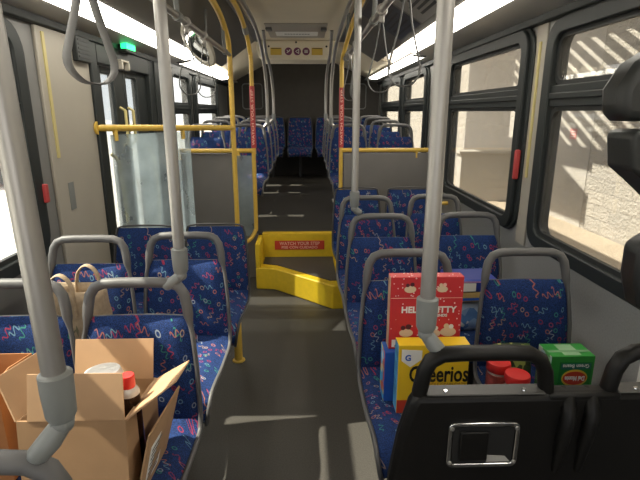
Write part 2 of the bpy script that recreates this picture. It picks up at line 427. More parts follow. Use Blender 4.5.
for i, (x, s) in enumerate(((CR, 1), (CL, -1))):   # dark channel along the ceiling edge
    struct(MB().box(x-.03, x+.035, YF, YE, CZ-.022, CZ-.001).build('trim_%d' % (7+i), M['chan'], bevel=.006))
# window header trims
struct(MB().box(XR-.03, XR+.01, YF, YB, 1.985, 2.03).build('trim_9', M['frame'], bevel=.008))
struct(MB().box(XL-.01, XL+.03, YF, YB, 1.955, 2.0).build('trim_10', M['frame'], bevel=.008))
# pillar strips between the right windows, and the left cream panel
p = MB(); p.box(XR-.004, XR+.005, 2.565, 2.68, .82, 1.985); p.build('trim_11', M['cream'], bevel=.003)
struct(bpy.data.objects['trim_11'])
pl = MB().box(XL-.005, XL+.012, 2.50, 3.06, .0, 1.955).build('trim_12', M['cream'], bevel=.004); struct(pl)
vt = MB().box(XR-.008, XR+.006, 1.53, 1.545, .30, .83).build('trim_13', M['white'], bevel=.002); struct(vt)
# low side wall under the bulkheads
struct(MB().box(XL, -.46, YS-.03, YS, 0, ZD).build('wall_step_left', M['panelg'], smooth=False))
struct(MB().box(.34, XR, YS-.03, YS, 0, ZD).build('wall_step_right', M['panelg'], smooth=False))
# ------------------------------------------------------------------ rear door
door = bpy.data.objects.new('door_1', None); C.objects.link(door); door.location = (XL, 3.645, 0); door['kind'] = 'structure'
df = MB(); x0, x1 = -.075, .03
df.box(x0, x1, -.59, -.50, 0, 1.955); df.box(x0, x1, .50, .62, 0, 1.955); df.box(x0, x1, -.50, .50, 1.84, 1.955)
df.box(x0, x1+.015, .62, 1.10, 0, 1.955)
df.build('door_frame', M['frame'], door, bevel=.006)
for s, (a, b, g0, g1) in enumerate(((-.50, -.005, -.385, -.175), (.005, .50, .055, .285))):
    lf = MB(); X0, X1 = -.05, -.005
    lf.box(X0, X1, a, g0, .02, 1.835); lf.box(X0, X1, g1, b, .02, 1.835); lf.box(X0, X1, g0, g1, 1.79, 1.835); lf.box(X0, X1, g0, g1, .02, .16)
    l = lf.build('door_leaf', M['frame'], door, bevel=.006)
    MB().box(-.03, -.026, g0-.005, g1+.005, .15, 1.80).build('door_glass', M['glass_clear'], l, smooth=False)
    yy = -.125 if s == 0 else .03
    MB().tube([(.0, yy, 1.32), (.035, yy, 1.34), (.035, yy, 1.56), (0, yy, 1.58)], .011).build('door_handle', M['tape'], l)
    yy = g0+.02 if s == 0 else g1+.08
    MB().tube(cat_rom([(.0, yy, 1.28), (.04, yy+.02, 1.2), (.055, yy+.03, .9), (.04, yy+.02, .6), (0, yy, .5)], 4), .012).build('door_handle', M['tape'], l)
hd = thing('exit_light', 'small glowing green light above the rear door', 'light', (XL+.03, 3.62, 1.985))
MB().box(0, .05, -.10, .10, -.04, .045).build('housing', M['gasket'], hd, bevel=.008)
MB().box(.02, .058, -.108, .07, -.018, .022).build('lens', M['green'], hd)
bk = thing('sensor_bracket', 'small white sensor bracket below the green light over the rear door', 'sensor', (XL+.03, 3.56, 1.86))
MB().box(0, .03, -.09, .06, .02, .034).build('bar', M['cream'], bk, bevel=.003)
for yy in (-.08, .045): MB().box(0, .035, yy-.012, yy+.012, -.03, .02).build('lug', M['cream'], bk, bevel=.004)
bx = thing('speaker_box', 'flat dark box mounted high on cream panel left of the rear door', 'speaker', (XL+.012, 2.95, 1.90))
MB().box(0, .03, -.09, .09, -.075, .06).build('housing', M['frame'], bx, bevel=.006)
g = MB()
for k in range(5): g.box(.030, .032, -.07, .07, -.055+k*.022, -.045+k*.022)
g.build('grille', M['gasket'], bx)

# ------------------------------------------------------------------ ceiling duct and hatch
du = MB(); prof = [(-.56, CZ), (-.58, 2.30), (-.55, 2.17), (-.50, 2.14), (.30, 2.14), (.345, 2.17), (.375, 2.30), (.36, CZ)]
du.poly([(x, YE, z) for x, z in prof], (0, .5, 0))
duct = du.build('ceiling_duct', M['cream2'], bevel=.02, bseg=3)
tag(duct, 'cream ventilation duct boxed under the rear ceiling with round purple emblems', 'duct')
for x in (-.20, -.097, .006):
    e = MB().lathe([(.043, 0), (.043, .002)], (x, YE-.001, 2.235), (0, -1, 0), 28).build('emblem', mat('purple_emblem', (.13, .015, .07), .4), duct)
    e['label'] = 'round purple emblem with pale symbol'
    sy = MB(); y = YE-.004
    if x < -.15:
        sy.tube([(x-.018, y, 2.222), (x+.004, y, 2.235), (x+.02, y, 2.255)], .005, 6); sy.tube([(x-.02, y, 2.25), (x-.005, y, 2.238)], .004, 6)
    elif x < -.05:
        sy.tube([(x+.018, y, 2.258), (x-.02, y, 2.235), (x+.018, y, 2.212)], .005, 6); sy.tube([(x+.018, y, 2.258), (x+.018, y, 2.212)], .004, 6)
    else:
        for q in (-.012, 0, .012): sy.tube([(x-.02, y, 2.235+q), (x+.02, y, 2.235+q)], .0035, 6)
    sy.build('symbol', M['white'], e)
for x in (-.345, .135):
    st = MB().box(x-.065, x+.065, YE-.003, YE-.0005, 2.195, 2.275).build('sticker', mat('yellow_sticker', (.60, .40, .05), .5), duct, smooth=False)
    MB().box(x-.055, x+.055, YE-.004, YE-.003, 2.262, 2.270).build('print', M['ink'], st, smooth=False)
for x, z in ((-.43, 2.29), (.245, 2.29), (-.11, 2.335)):
    MB().lathe([(.012, 0), (.010, .008)], (x, YE, z), (0, -1, 0), 12).build('screw', M['ink'], duct)
ha = thing('roof_hatch', 'pale emergency roof hatch set in the cream ceiling ahead of the duct', 'hatch', (-.09, 5.35, CZ))
MB().box(-.30, .30, -.45, .40, -.012, 0).build('lid', M['cream'], ha, bevel=.005)
for x in (-.27, .27): MB().box(x-.03, x+.03, -.30, -.18, -.035, -.012).build('latch', M['chan'], ha, bevel=.006)
MB().box(-.22, .22, -.02, .24, -.016, -.0125).build('warning_label', M['paper'], ha, smooth=False)
tx = MB()
for k in range(9): tx.box(-.13+k*.03, -.106+k*.03, .09, .12, -.018, -.0165)
tx.build('print', M['ink'], kids(ha)[-1], smooth=False)

# rear wall outline frames
for s, x0_, x1_ in (('left', -1.05, -.72), ('right', .62, 1.0)):
    o = MB(); cx, hw = (x0_+x1_)/2, (x1_-x0_)/2
    o.tube([(cx+a, YB-.012, 1.80+b) for a, b in rrect(hw, .20, .05)], .009, 8, closed=True)
    t = o.build('access_panel_trim', M['clamp']); tag(t, 'thin grey rounded rectangle trim on the dark rear wall at the %s' % s, 'trim')

# ------------------------------------------------------------------ light strips
def light(x0, z0, x1, z1, ya, yb, label):
    r = thing('ceiling_light', label, 'light', ((x0+x1)/2, (ya+yb)/2, (z0+z1)/2), 0, 'fluorescent light strips along the coves')
    cx, cz, h = (x0+x1)/2, (z0+z1)/2, (yb-ya)/2
    a = Vector((x0-cx, 0, z0-cz)); b = Vector((x1-cx, 0, z1-cz)); n = Vector((-(b.z-a.z), 0, b.x-a.x)).normalized()
    if n.z > 0: n = -n
    prof = [a, a*.85+n*.012, n*.016, b*.85+n*.012, b]
    m = MB(); k = len(prof)
    vs = [Vector((q.x, y, q.z)) for y in (-h+.02, h-.02) for q in prof]
    m.add(vs, [(i, i+1, k+i+1, k+i) for i in range(k-1)]+[tuple(range(k)), tuple(range(2*k-1, k-1, -1))])
    m.build('diffuser', M['lamp'], r)
    for y0 in (-h, h-.02):
        mm = MB(); mm.poly([(q.x*1.04, y0, q.z*1.04-.003) for q in prof], (0, .02, 0)); mm.build('end_cap', M['chan'], r)
    return r
light(.98, 2.060, .845, 2.116, -.4, 4.52, 'long lit strip on the right, nearer the front')
light(1.10, 2.045, .97, 2.06, 4.62, 7.75, 'short lit strip at right over the upper deck windows')
light(-1.125, 2.018, -.985, 2.060, -.4, 4.75, 'long lit strip on the left above the rear door')
light(-1.22, 2.005, -1.08, 2.03, 4.85, 7.3, 'short lit strip at left over the upper deck windows')

# ------------------------------------------------------------------ steps up to the deck
st = thing('step_unit', 'bright yellow angled step up to the rear deck', 'step', (-.08, 4.2, 0))
L_ = lambda x, y, z: (x+.08, y-4.2, z)
foot = [(-.46, 4.10), (-.29, 4.075), (.20, 3.62), (.30, 3.62), (.30, YS-.02), (-.46, YS-.02)]
MB().poly([L_(x, y, 0) for x, y in foot], (0, 0, .205)).build('riser', M['ystep'], st, bevel=.012)
tr = [(-.40, 4.20), (-.27, 4.155), (.185, 3.735), (.245, 3.735), (.245, YS-.03), (-.40, YS-.03)]
MB().poly([L_(x, y, .206) for x, y in tr], (0, 0, .006)).build('tread', M['floor'], st)
MB().box(-.46+.08, -.415+.08, 4.10-4.2, YS-4.2-.02, .20, .425).build('side_plate', M['ystep'], st, bevel=.01)
MB().box(-.42+.08, .30+.08, YS-.05-4.2, YS-.018-4.2, .205, ZD+.004).build('riser', M['ystep'], st, bevel=.008)
MB().box(-.42+.08, .30+.08, YS-.05-4.2, YS+.035-4.2, ZD+.002, ZD+.012).build('nosing', M['ystep'], st, bevel=.003)
sg = MB().box(-.305+.08, .165+.08, YS-.055-4.2, YS-.049-4.2, .285, .372).build('warning_sign', M['red'], st, smooth=False)
text('lettering', 'WATCH YOUR STEP', .04, M['pink'], sg, (.01, YS-.0565-4.2, .346), FRONT, width=.38, height=.032, bold=.0006)
text('lettering', 'PISE CON CUIDADO', .04, M['pink'], sg, (.01, YS-.0565-4.2, .308), FRONT, width=.34, height=.026, bold=.0006)

# ------------------------------------------------------------------ bulkheads, stanchions, rails
def bulkhead(name, label, x0, x1, parts):
    return thing(name, label, 'partition', ((x0+x1)/2, YS, ZD))
# right bulkhead
B = thing('bulkhead', 'grey partition under yellow rail behind the right-hand front seats', 'partition', (.7, YS+.03, 0))
q = lambda x, y, z: (x-.7, y-YS-.03, z)
MB().box(.345-.7, 1.19-.7, -.015, .015, ZD+.01, 1.185).build('panel', M['panelg'], B, bevel=.004)
MB().tube([q(.32, YS+.03, 1.21), q(1.19, YS+.03, 1.21)], .020).build('rail', M['yellow'], B)
MB().tube([q(x, YS+.03, z) for x, z in ((1.02, 1.21), (1.02, 1.14))], .017).build('bracket', M['yellow'], B)
S = cat_rom([q(.32, YS+.03, ZD), q(.32, YS+.03, 1.0), q(.32, YS+.03, 1.80), q(.32, YS+.02, 1.98), q(.345, YS-.12, 2.11), q(.365, YS-.55, 2.22), q(.375, YS-1.1, 2.26), q(.38, YS-1.9, 2.30), q(.38, YS-2.1, 2.36)], 6)
MB().tube(S, .019).build('stanchion', M['yellow'], B)
sl = MB().tube([q(.32, YS+.03, z) for z in (1.235, 1.76)], .0225).build('sleeve', M['redsl'], B)
text('lettering', 'WATCH YOUR STEP', .04, M['pink'], sl, q(.32, YS+.03-.0235, 1.50), (PI/2, -PI/2, 0), width=.48, height=.022, bold=.0004)
# left bulkhead
B2 = thing('bulkhead', 'grey partition behind the rear door with yellow rail and rounded yellow loop', 'partition', (-.8, YS, 0))
q = lambda x, y, z: (x+.8, y-YS, z)
YP = YS-.01
MB().box(-1.14+.8, -.635+.8, .015, .045, ZD+.01, 1.185).build('panel', M['panelg'], B2, bevel=.004)
MB().tube([q(-1.16, YP, 1.21), q(-.475, YP, 1.21)], .020).build('rail', M['yellow'], B2)
for x in (-1.15, -.62): MB().tube([q(x, YP, 1.21), q(x, YP, 1.13)], .018).build('bracket', M['yellow'], B2)
lp = cat_rom([q(-.475, YP-.04, 1.21), q(-.475, YP-.04, .56), q(-.485, YP-.05, .47), q(-.53, YP-.08, .40), q(-.60, YP-.12, .365), q(-.65, YP-.13, .36)], 6)
MB().tube(lp, .019).build('loop_rail', M['yellow'], B2)
MB().box(-.63+.8, -.49+.8, -.055, -.045, .42, 1.17).build('clear_panel', M['plexi'], B2, bevel=.004)
SB = cat_rom([q(-.475, YP, 1.18), q(-.475, YP, 1.95), q(-.48, YP-.02, 2.05), q(-.49, YP-.12, 2.17), q(-.50, YP-.5, 2.28), q(-.505, YP-1.0, 2.31), q(-.51, YP-1.3, 2.36)], 6)
MB().tube(SB, .019).build('stanchion', M['yellow'], B2)
sl = MB().tube([q(-.475, YP, z) for z in (1.235, 1.77)], .0225).build('sleeve', M['redsl'], B2)
text('lettering', 'WATCH YOUR STEP', .04, M['pink'], sl, q(-.475, YP-.0235, 1.50), (PI/2, -PI/2, 0), width=.48, height=.022, bold=.0004)
MB().tube([q(-.492, YP-.14, 2.185), q(-.495, YP-.24, 2.222)], .025).build('clamp', M['clamp'], B2)
# door-side stanchion with the guard rail in front of the rear door
G = thing('door_guard', 'yellow guard rail and pole in front of the rear door over a clear panel', 'rail', (-.64, 4.18, 0))
q = lambda x, y, z: (x+.64, y-4.18, z)
MB().tube(cat_rom([q(-.62, 4.2, .0), q(-.62, 4.2, 1.0), q(-.62, 4.2, 1.85), q(-.62, 4.18, 2.02), q(-.615, 4.08, 2.12), q(-.605, 3.7, 2.22), q(-.60, 3.2, 2.27), q(-.595, 2.8, 2.34)], 6), .021).build('stanchion', M['yellow'], G)
ra, rb = Vector((-1.285, 3.06, 1.455)), Vector((-.62, 4.2, 1.42))
MB().tube([q(*ra), q(*rb)], .021).build('rail', M['yellow'], G)
MB().lathe([(.04, 0), (.04, .012)], q(*ra), (1, 0, 0), 16).build('flange', M['yellow'], G)
pa, pb = ra.lerp(rb, .07), ra.lerp(rb, .60)
for pp in (ra.lerp(rb, .10), ra.lerp(rb, .55)): MB().tube([q(*pp), q(pp.x, pp.y, pp.z-.08)], .016).build('bracket', M['yellow'], G)
MB().slab([q(pa.x, pa.y, .30), q(pb.x, pb.y, .30), q(pb.x, pb.y, 1.41), q(pa.x, pa.y, 1.41)], .008).build('clear_panel', M['plexi'], G, smooth=False)

def over_rail(label, x, ya, yb, z, tops):
    r = thing('overhead_rail', label, 'rail', (x, (ya+yb)/2, z), 0)
    c = (ya+yb)/2
    MB().tube([(0, ya-c, 0), (0, yb-c, 0)], .0165, 14).build('tube', M['steel2'], r)
    for y, tx_, tz in tops:
        m = MB(); m.tube([(0, y-c-.03, 0), (0, y-c+.03, 0)], .023, 14); m.tube([(0, y-c, .01), (tx_*.4, y-c, (tz-z)*.5), (tx_, y-c, tz-z)], .013, 10)
        m.build('hanger', M['clamp'], r)
    return r
over_rail('grey overhead hand rail on the left that carries strap loops', -.62, .2, 4.22, 2.0, ((.9, -.02, 2.33), (2.55, -.02, 2.32), (3.95, -.02, 2.31)))
over_rail('grey overhead hand rail on the right that carries strap loops', .35, .5, 4.47, 2.0, ((1.0, .02, 2.36), (2.65, .02, 2.36), (4.42, .02, 2.36)))

def strap(x, y, label, rz=0.0, w_=.055, h=.36, bw_=.011):
    r = thing('strap_loop', label, 'strap', (x, y, 2.0), rz, 'hanging strap loops')
    m = MB(); m.tube([(.0, -.02, 0), (.0, .02, 0)], .026, 14); m.box(-.012, .012, -.013, .013, -.055, -.02); m.build('clip', M['steel2'], r, bevel=.004)
    L2 = [(-.008, 0, -.065), (-w_*.42, 0, -h*.45), (-w_*.86, 0, -h*.72), (-w_, 0, -h*.83), (-w_*.9, 0, -h*.915), (-w_*.5, 0, -h*.985)]
    P = [(0, 0, -.05)]+L2+[(0, 0, -h)]+[(-x, y_, z) for x, y_, z in L2[::-1]]+[(0, 0, -.05)]
    MB().tube(cat_rom(P, 5), .0035, 8, ry=bw_, cap=True).build('loop', M['strapg'], r)
    return r
strap(-.62, 1.50, 'large grey strap loop at upper left, nearest on the left rail', 1.30, .10, .37, .015)
strap(-.62, 2.72, 'second grey strap loop along the left rail, before the mirror', .25)
strap(-.62, 3.16, 'third grey strap loop along the left rail, beside the yellow pole', .2)
strap(.35, 1.80, 'grey strap loop nearest on the right rail', -.2)
strap(.35, 2.38, 'second grey strap loop along the right rail', -.2)
strap(.35, 3.55, 'grey strap loop on the right rail behind the slim pole, nearer of two', .9)
strap(.35, 4.0, 'grey strap loop at the far end of the right rail, by the yellow pole', -.3)

# grab poles rising from the seat handles
def pole(label, x, y, z0, z1, foot, r=.019, cz=.075, lean=0):
    t = thing('grab_pole', label, 'pole', (x, y, z0))
    m = MB(); m.tube([(0, 0, .02), (lean, 0, z1-z0)], r, 16); m.build('tube', M['steel'], t)
    m = MB(); m.lathe([(r*1.05, -.01), (r*1.3, 0), (r*1.42, cz*.6), (r*1.42, cz), (r*1.15, cz+.004)], (0, 0, 0), (0, 0, 1), 20); m.build('collar', M['clamp'], t)
    f = Vector(foot); k = MB()
    k.lathe([(.002, -.020), (.014, -.016), (.020, 0), (.014, .016), (.002, .02)], (0, 0, -.018), (0, 1, 0), 16)
    k.tube([Vector((0, 0, -.018)), f*.45+Vector((0, 0, -.012)), f*.9, f], [.017, .020, .018, .012], 12)
    k.build('swivel_foot', M['clamp'], t, bevel=.002)
    return t
pole('steel grab pole rising from the seat behind the open box', -.43, 1.565, 1.03, 2.36, (-.058, -.005, -.062))
pole('steel grab pole at the far left in front, nearest pole of all', -.42, .725, 1.055, 2.36, (-.04, -.03, -.07), lean=-.03)
pole('steel grab pole standing before the cereal boxes at right', .297, 1.10, 1.03, 2.36, (.045, -.02, -.075))
pole('slim steel grab pole by the third row on the right, before the yellow step', .265, 2.62, 1.05, 2.36, (.035, 0, -.05))

# deck tubes that bend along the ceiling edge
def deck_tube(label, pts, foot):
    t = thing('ceiling_tube', label, 'pole', pts[0]); o = Vector(pts[0])
    MB().tube([p-o for p in cat_rom(pts, 8)], .017, 12).build('tube', M['steel2'], t)
    MB().lathe([(.022, -.01), (.024, .05), (.019, .06)], (0, 0, 0), (0, 0, 1), 14).build('collar', M['clamp'], t)
    MB().tube([(0, 0, 0), (foot*.4, 0, -.02), (foot, 0, -.05)], .018, 10).build('swivel_foot', M['steel2'], t)
    return t
deck_tube('bent grey tube at left, nearer one, rising from a deck seat to the ceiling', [(-.415, 5.35, 1.43), (-.415, 5.35, 1.70), (-.42, 5.30, 1.92), (-.43, 5.1, 2.12), (-.44, 4.8, 2.24), (-.45, 4.4, 2.31), (-.455, 3.6, 2.325), (-.46, 2.7, 2.325), (-.46, 2.2, 2.36)], -.05)
deck_tube('bent grey tube at left, farther one, rising from a deck seat to the ceiling', [(-.40, 6.15, 1.47), (-.40, 6.15, 1.75), (-.41, 6.05, 1.97), (-.42, 5.85, 2.09), (-.43, 5.55, 2.18), (-.43, 5.3, 2.36)], -.05)
deck_tube('bent grey tube at right, nearer one, rising from a deck seat to the ceiling', [(.27, 5.35, 1.43), (.27, 5.35, 1.70), (.275, 5.30, 1.92), (.29, 5.1, 2.12), (.31, 4.8, 2.24), (.325, 4.4, 2.31), (.33, 3.6, 2.325), (.33, 2.7, 2.325), (.33, 2.2, 2.36)], .05)
deck_tube('bent grey tube at right, farther one, rising from a deck seat to the ceiling', [(.245, 6.15, 1.47), (.245, 6.15, 1.75), (.25, 6.05, 1.97), (.26, 5.85, 2.09), (.27, 5.55, 2.18), (.27, 5.3, 2.36)], .05)

# convex mirror
mr = thing('convex_mirror', 'pale framed convex mirror hung near the left ceiling by the yellow pole', 'mirror', (-.765, 3.7, 2.015))
ax = Vector((-.65, -.50, -.57)).normalized()
MB().lathe([(.155, -.012), (.170, 0), (.164, .014), (.128, .022), (.125, .012)], (0, 0, 0), ax, 32).build('rim', M['cream'], mr)  # mirror rim, widened to stand for the cream ceiling reflected in the glass
MB().lathe([(.127, .014), (.10, .026), (.07, .036), (.035, .043), (.001, .046)], (0, 0, 0), ax, 32).build('glass', M['chrome'], mr)
MB().tube([(.01, .01, .0), (.05, .03, .10), (.06, .03, .24)], .010).build('mount_arm', M['clamp'], mr)

# posters on the right cove
def poster(y0, y1, t0, t1, label, base, marks, side=1):
    a, b = (Vector((.845, 0, 2.118)), Vector((CR+.02, 0, CZ))) if side > 0 else (Vector((-.985, 0, 2.062)), Vector((CL-.02, 0, CZ)))
    n = Vector((b.z-a.z, 0, -(b.x-a.x))).normalized()
    if n.z > 0: n = -n
    P = lambda t, y, o: a.lerp(b, t)+n*o+Vector((0, y, 0))
    r = tag(MB().slab([P(t0, y0, .001), P(t0, y1, .001), P(t1, y1, .001), P(t1, y0, .001)], .002 if side < 0 else -.002).build('poster', base, smooth=False), label, 'poster', 'advert cards in the right cove')
    m = MB()
    for (u0, u1, v0, v1) in marks:
        Y = lambda v: y0+(y1-y0)*v
        T = lambda u: t0+(t1-t0)*u
        m.slab([P(T(u0), Y(v0), .0035), P(T(u0), Y(v1), .0035), P(T(u1), Y(v1), .0035), P(T(u1), Y(v0), .0035)], -.001)
    m.build('print', mat('grey_ink', (.06, .06, .06), .6), r, smooth=False)
lines = [(u, u+.05, .1, .1+random.uniform(.5, .8)) for u in (.12, .22, .32, .42, .52, .62, .72)]
pg = mat('grey_advert_paper', (.30, .295, .28), .6)
poster(2.95, 3.55, .10, .92, 'pale printed advert card on the right cove, between the strap loops', pg, lines+[(.84, .92, .1, .6)])
poster(1.95, 2.40, .45, .95, 'white advert card high on right cove, nearest the camera', pg, lines)
poster(3.6, 4.35, .10, .92, 'dark blue-grey advert card on the right cove, farthest from camera', mat('dark_advert', (.06, .065, .085), .5), [(.1+k*.11, .14+k*.11, .12, .85) for k in range(7)])

# window release handle, tape, warning tabs
rl = thing('release_handle', 'red emergency release lever on the right window pillar', 'handle', (XR-.03, 2.70, 1.265))
m = MB(); m.box(-.018, .012, -.014, .014, -.085, .08); m.build('lever', M['redsl'], rl, bevel=.008)
MB().box(.0, .03, -.01, .01, .02, .05).build('hinge', M['gasket'], rl)
rl2 = thing('release_handle', 'small red emergency tab on the hazy left window frame', 'handle', (XL+.04, 2.335, 1.17))
MB().box(-.012, .012, -.014, .014, -.045, .045).build('lever', M['redsl'], rl2, bevel=.006)
MB().box(-.02, .0, -.008, .008, -.01, .01).build('hinge', M['gasket'], rl2)
for x, y, z0, z1, lab in ((XR-.006, 2.622, 1.20, 1.90, 'yellow stop-request tape on the cream pillar between right windows'), (XL+.014, 2.56, 1.32, 1.93, 'yellow stop-request tape on the cream panel at left')):
    tp = MB().box(x-.004, x+.004, y-.012, y+.012, z0, z1).build('signal_tape', M['tape']); tag(tp, lab, 'tape')
sgn = tag(MB().box(XL+.012, XL+.015, 2.62, 2.68, 1.03, 1.18).build('notice', M['clamp'], smooth=False), 'small grey notice low on the cream panel at left', 'notice')
bb = thing('wall_bracket', 'small yellow bracket on the right wall beside the last front seats', 'bracket', (XR-.02, 4.0, .74))
MB().tube([(.0, 0, -.08), (-.07, 0, -.08), (-.09, 0, -.06), (-.09, 0, .04), (-.07, 0, .06), (0, 0, .06)], .016).build('loop', M['yellow'], bb)

# ------------------------------------------------------------------ seats
PATH = [(-.515, .345), (-.525, .395), (-.495, .432), (-.40, .442), (-.26, .436), (-.13, .436), (-.07, .462), (-.045, .54), (-.035, .65), (-.018, .77), (0, .865)]
def seat_geo(top, hoop):
    P = [Vector((0, y, z)) for y, z in PATH]
    if not hoop:
        P[-1] = Vector((0, .008, .925))
    path = cat_rom(P, 4)
    n = len(path); cum = [0]
    for a, b in zip(path, path[1:]): cum.append(cum[-1]+(b-a).length)
    Ltot = cum[-1]
    def hw(s):
        keys = [(0, .170), (.08, .188), (.25, .200), (.50, .202), (.62, .202), (.80, .196), (.93, .185), (1, .172)]
        for (a, va), (b, vb) in zip(keys, keys[1:]):
            if s <= b: return va+(vb-va)*(s-a)/(b-a)
        return keys[-1][1]
    nor = []
    for i in range(n):
        t = (path[min(i+1, n-1)]-path[max(i-1, 0)]).normalized()
        nor.append(Vector((0, -t.z, t.y)))      # left of travel in yz: up for the cushion, forward for the back
    return path, nor, [c/Ltot for c in cum], hw
def sheet(path, nor, S, hw, i0, i1, wf, lo, hi, dish, nu=12, dome=True):
    """closed thick sheet: lo/hi are offsets along the normal"""
    top, bot = [], []
    us = [-1+2*k/nu for k in range(nu+1)]
    vs = []
    idx = list(range(i0, i1+1))
    for layer in (1, 0):
        for i in idx:
            w_ = hw(S[i])*wf
            e = min((i-i0)/3.0, (i1-i)/3.0, 1.0)
            for u in us:
                o = dish*u*u
                if layer:
                    f = (1-abs(u)**6) * (.35+.65*math.sqrt(max(0, e))) if dome else 1
                    o += lo+(hi-lo)*f
                else: o += lo
                p = path[i]+nor[i]*o; vs.append((p.x+u*w_, p.y, p.z))
    R, K = len(idx), nu+1; off = R*K; fs = []
    for r in range(R-1):
        for k in range(nu):
            fs.append((r*K+k, r*K+k+1, (r+1)*K+k+1, (r+1)*K+k)); fs.append((off+r*K+k, off+(r+1)*K+k, off+(r+1)*K+k+1, off+r*K+k+1))
    for k in range(nu):
        fs.append((k, off+k, off+k+1, k+1)); a = (R-1)*K
        fs.append((a+k, a+k+1, off+a+k+1, off+a+k))
    for r in range(R-1):
        fs.append((r*K, (r+1)*K, off+(r+1)*K, off+r*K)); fs.append((r*K+nu, off+r*K+nu, off+(r+1)*K+nu, (r+1)*K+nu))
    return MB().add(vs, fs)
def make_seat(label, hoop=True, legmat=None, loc=(0, 0, 0), legpos=(0, -.24)):
    root = thing('bus_seat', label, 'seat', loc)
    path, nor, S, hw = seat_geo(0, hoop)
    n = len(path); k = next(i for i in range(n) if path[i].z > .50 and path[i].y > -.08)
    dish = .028
    sheet(path, nor, S, hw, 0, n-1, 1.0, -.022, -.006, dish, dome=False).build('shell', M['dplast'], root)
    sheet(path, nor, S, hw, 1, k-1, .955, -.006, .032, dish).build('seat_cushion', M['fabric'], root)
    sheet(path, nor, S, hw, k-1, n-1, .955, -.006, .028, dish).build('back_cushion', M['fabric'], root)
    side = [Vector((hw(S[i])*1.0, path[i].y+nor[i].y*(dish-.004), path[i].z+nor[i].z*(dish-.004))) for i in range(n)]
    e = side[-1]
    if hoop:
        top = [Vector((.168, e.y+.006, .905)), Vector((.160, e.y+.012, .945)), Vector((.142, e.y+.016, .972)), Vector((.112, e.y+.018, .984)), Vector((.06, e.y+.018, .987))]
    else:
        top = [Vector((.150, e.y+.004, .938)), Vector((.11, e.y+.005, .944)), Vector((.05, e.y+.005, .945))]
    half = side+top
    loop = [Vector((-p.x, p.y, p.z)) for p in half]+half[::-1]
    rad = [.0085]*(len(side)-2)+[.012, .0165]+[.018]*len(top) if hoop else [.0065]*len(half)
    m = MB(); m.tube(loop, rad+rad[::-1], 10); m.build('grab_handle' if hoop else 'edge_trim', M['gplast'] if hoop else M['dplast'], root)
    lg = MB(); lx, ly = legpos
    lg.tube([(lx, ly, .006), (lx, ly, .425)], .026, 14); lg.lathe([(.042, 0), (.040, .008), (.028, .012)], (lx, ly, 0), (0, 0, 1), 18)
    lg.box(lx-.05, lx+.05, ly-.03, ly+.03, .385, .415)
    lg.build('leg', legmat or M['dplast'], root, bevel=.003)
    return root
XA_R, XW_R, XA_L, XW_L = .418, .915, -.583, -.995
GF = 'patterned front seats'
s0 = make_seat('blue patterned aisle seat holding the cereal boxes', True, loc=(XA_R, 1.90, 0)); s0['group'] = GF
dup(s0, (XW_R, 1.90, 0), 0, 'blue patterned window seat holding the green can carton and red-lidded jars')
dup(s0, (XA_R, 2.62, 0), 0, 'blue patterned aisle seat in the second row on the right, under the slim pole')
dup(s0, (XW_R, 2.65, 0), 0, 'blue patterned window seat on the right holding the blue packs')
dup(s0, (XA_R-.01, 3.22, 0), 0, 'blue patterned aisle seat in the third row on the right, before the handle-less pair')
dup(s0, (XW_R-.03, 3.27, 0), 0, 'blue patterned window seat in the third row on the right, by the red release lever')
dup(s0, (XA_L, 1.57, 0), 0, 'blue patterned aisle seat holding the large open cardboard box')
dup(s0, (XW_L, 1.57, 0), 0, 'blue patterned window seat at lower left holding the brown paper bag')
dup(s0, (XA_L+.005, 2.22, 0), 0, 'blue patterned aisle seat with grey handle in the second row on the left')
dup(s0, (XW_L-.01, 2.17, 0), 0, 'blue patterned window seat holding the jute tote bag')
GB = 'front seats without handles'
n0 = make_seat('blue patterned aisle seat without handle before the right partition', False, loc=(.415, 3.95, 0)); n0['group'] = GB
dup(n0, (.85, 3.95, 0), 0, 'blue patterned window seat without handle before the right partition')
ly = make_seat('blue patterned aisle seat without handle on yellow leg, before the rear door', False, M['yellow'], (-.565, 2.93, 0), (.12, -.12)); ly['group'] = GB; ly.scale = (1, 1, .93)
dup(n0, (-.985, 2.90, 0), 0, 'blue patterned window seat without handle, backed by the cream panel', scale=(1, 1, .93))
GU = 'patterned seats on the upper deck'
rows = ['first', 'second', 'third', 'fourth']
for i, y in enumerate((5.12, 5.76, 6.40, 7.04)):
    z = deck_z(y-.5)
    for x, nm in ((-1.03, 'left window seat'), (-.60, 'left aisle seat'), (.44, 'right aisle seat'), (.93, 'right window seat')):
        dup(s0, (x, y, z), 0, 'blue %s on the upper deck, %s row behind the partition' % (nm, rows[i]), GU)
for i, x in enumerate((-1.02, -.56, -.10, .36, .82)):
    nm = ['leftmost', 'second from left', 'middle', 'second from right', 'rightmost'][i]
    dup(n0, (x, 8.27, .50), 0, 'blue rear bench seat against the dark wall, %s of five' % nm, 'rear bench seats', (1.03, 1, 1.03))

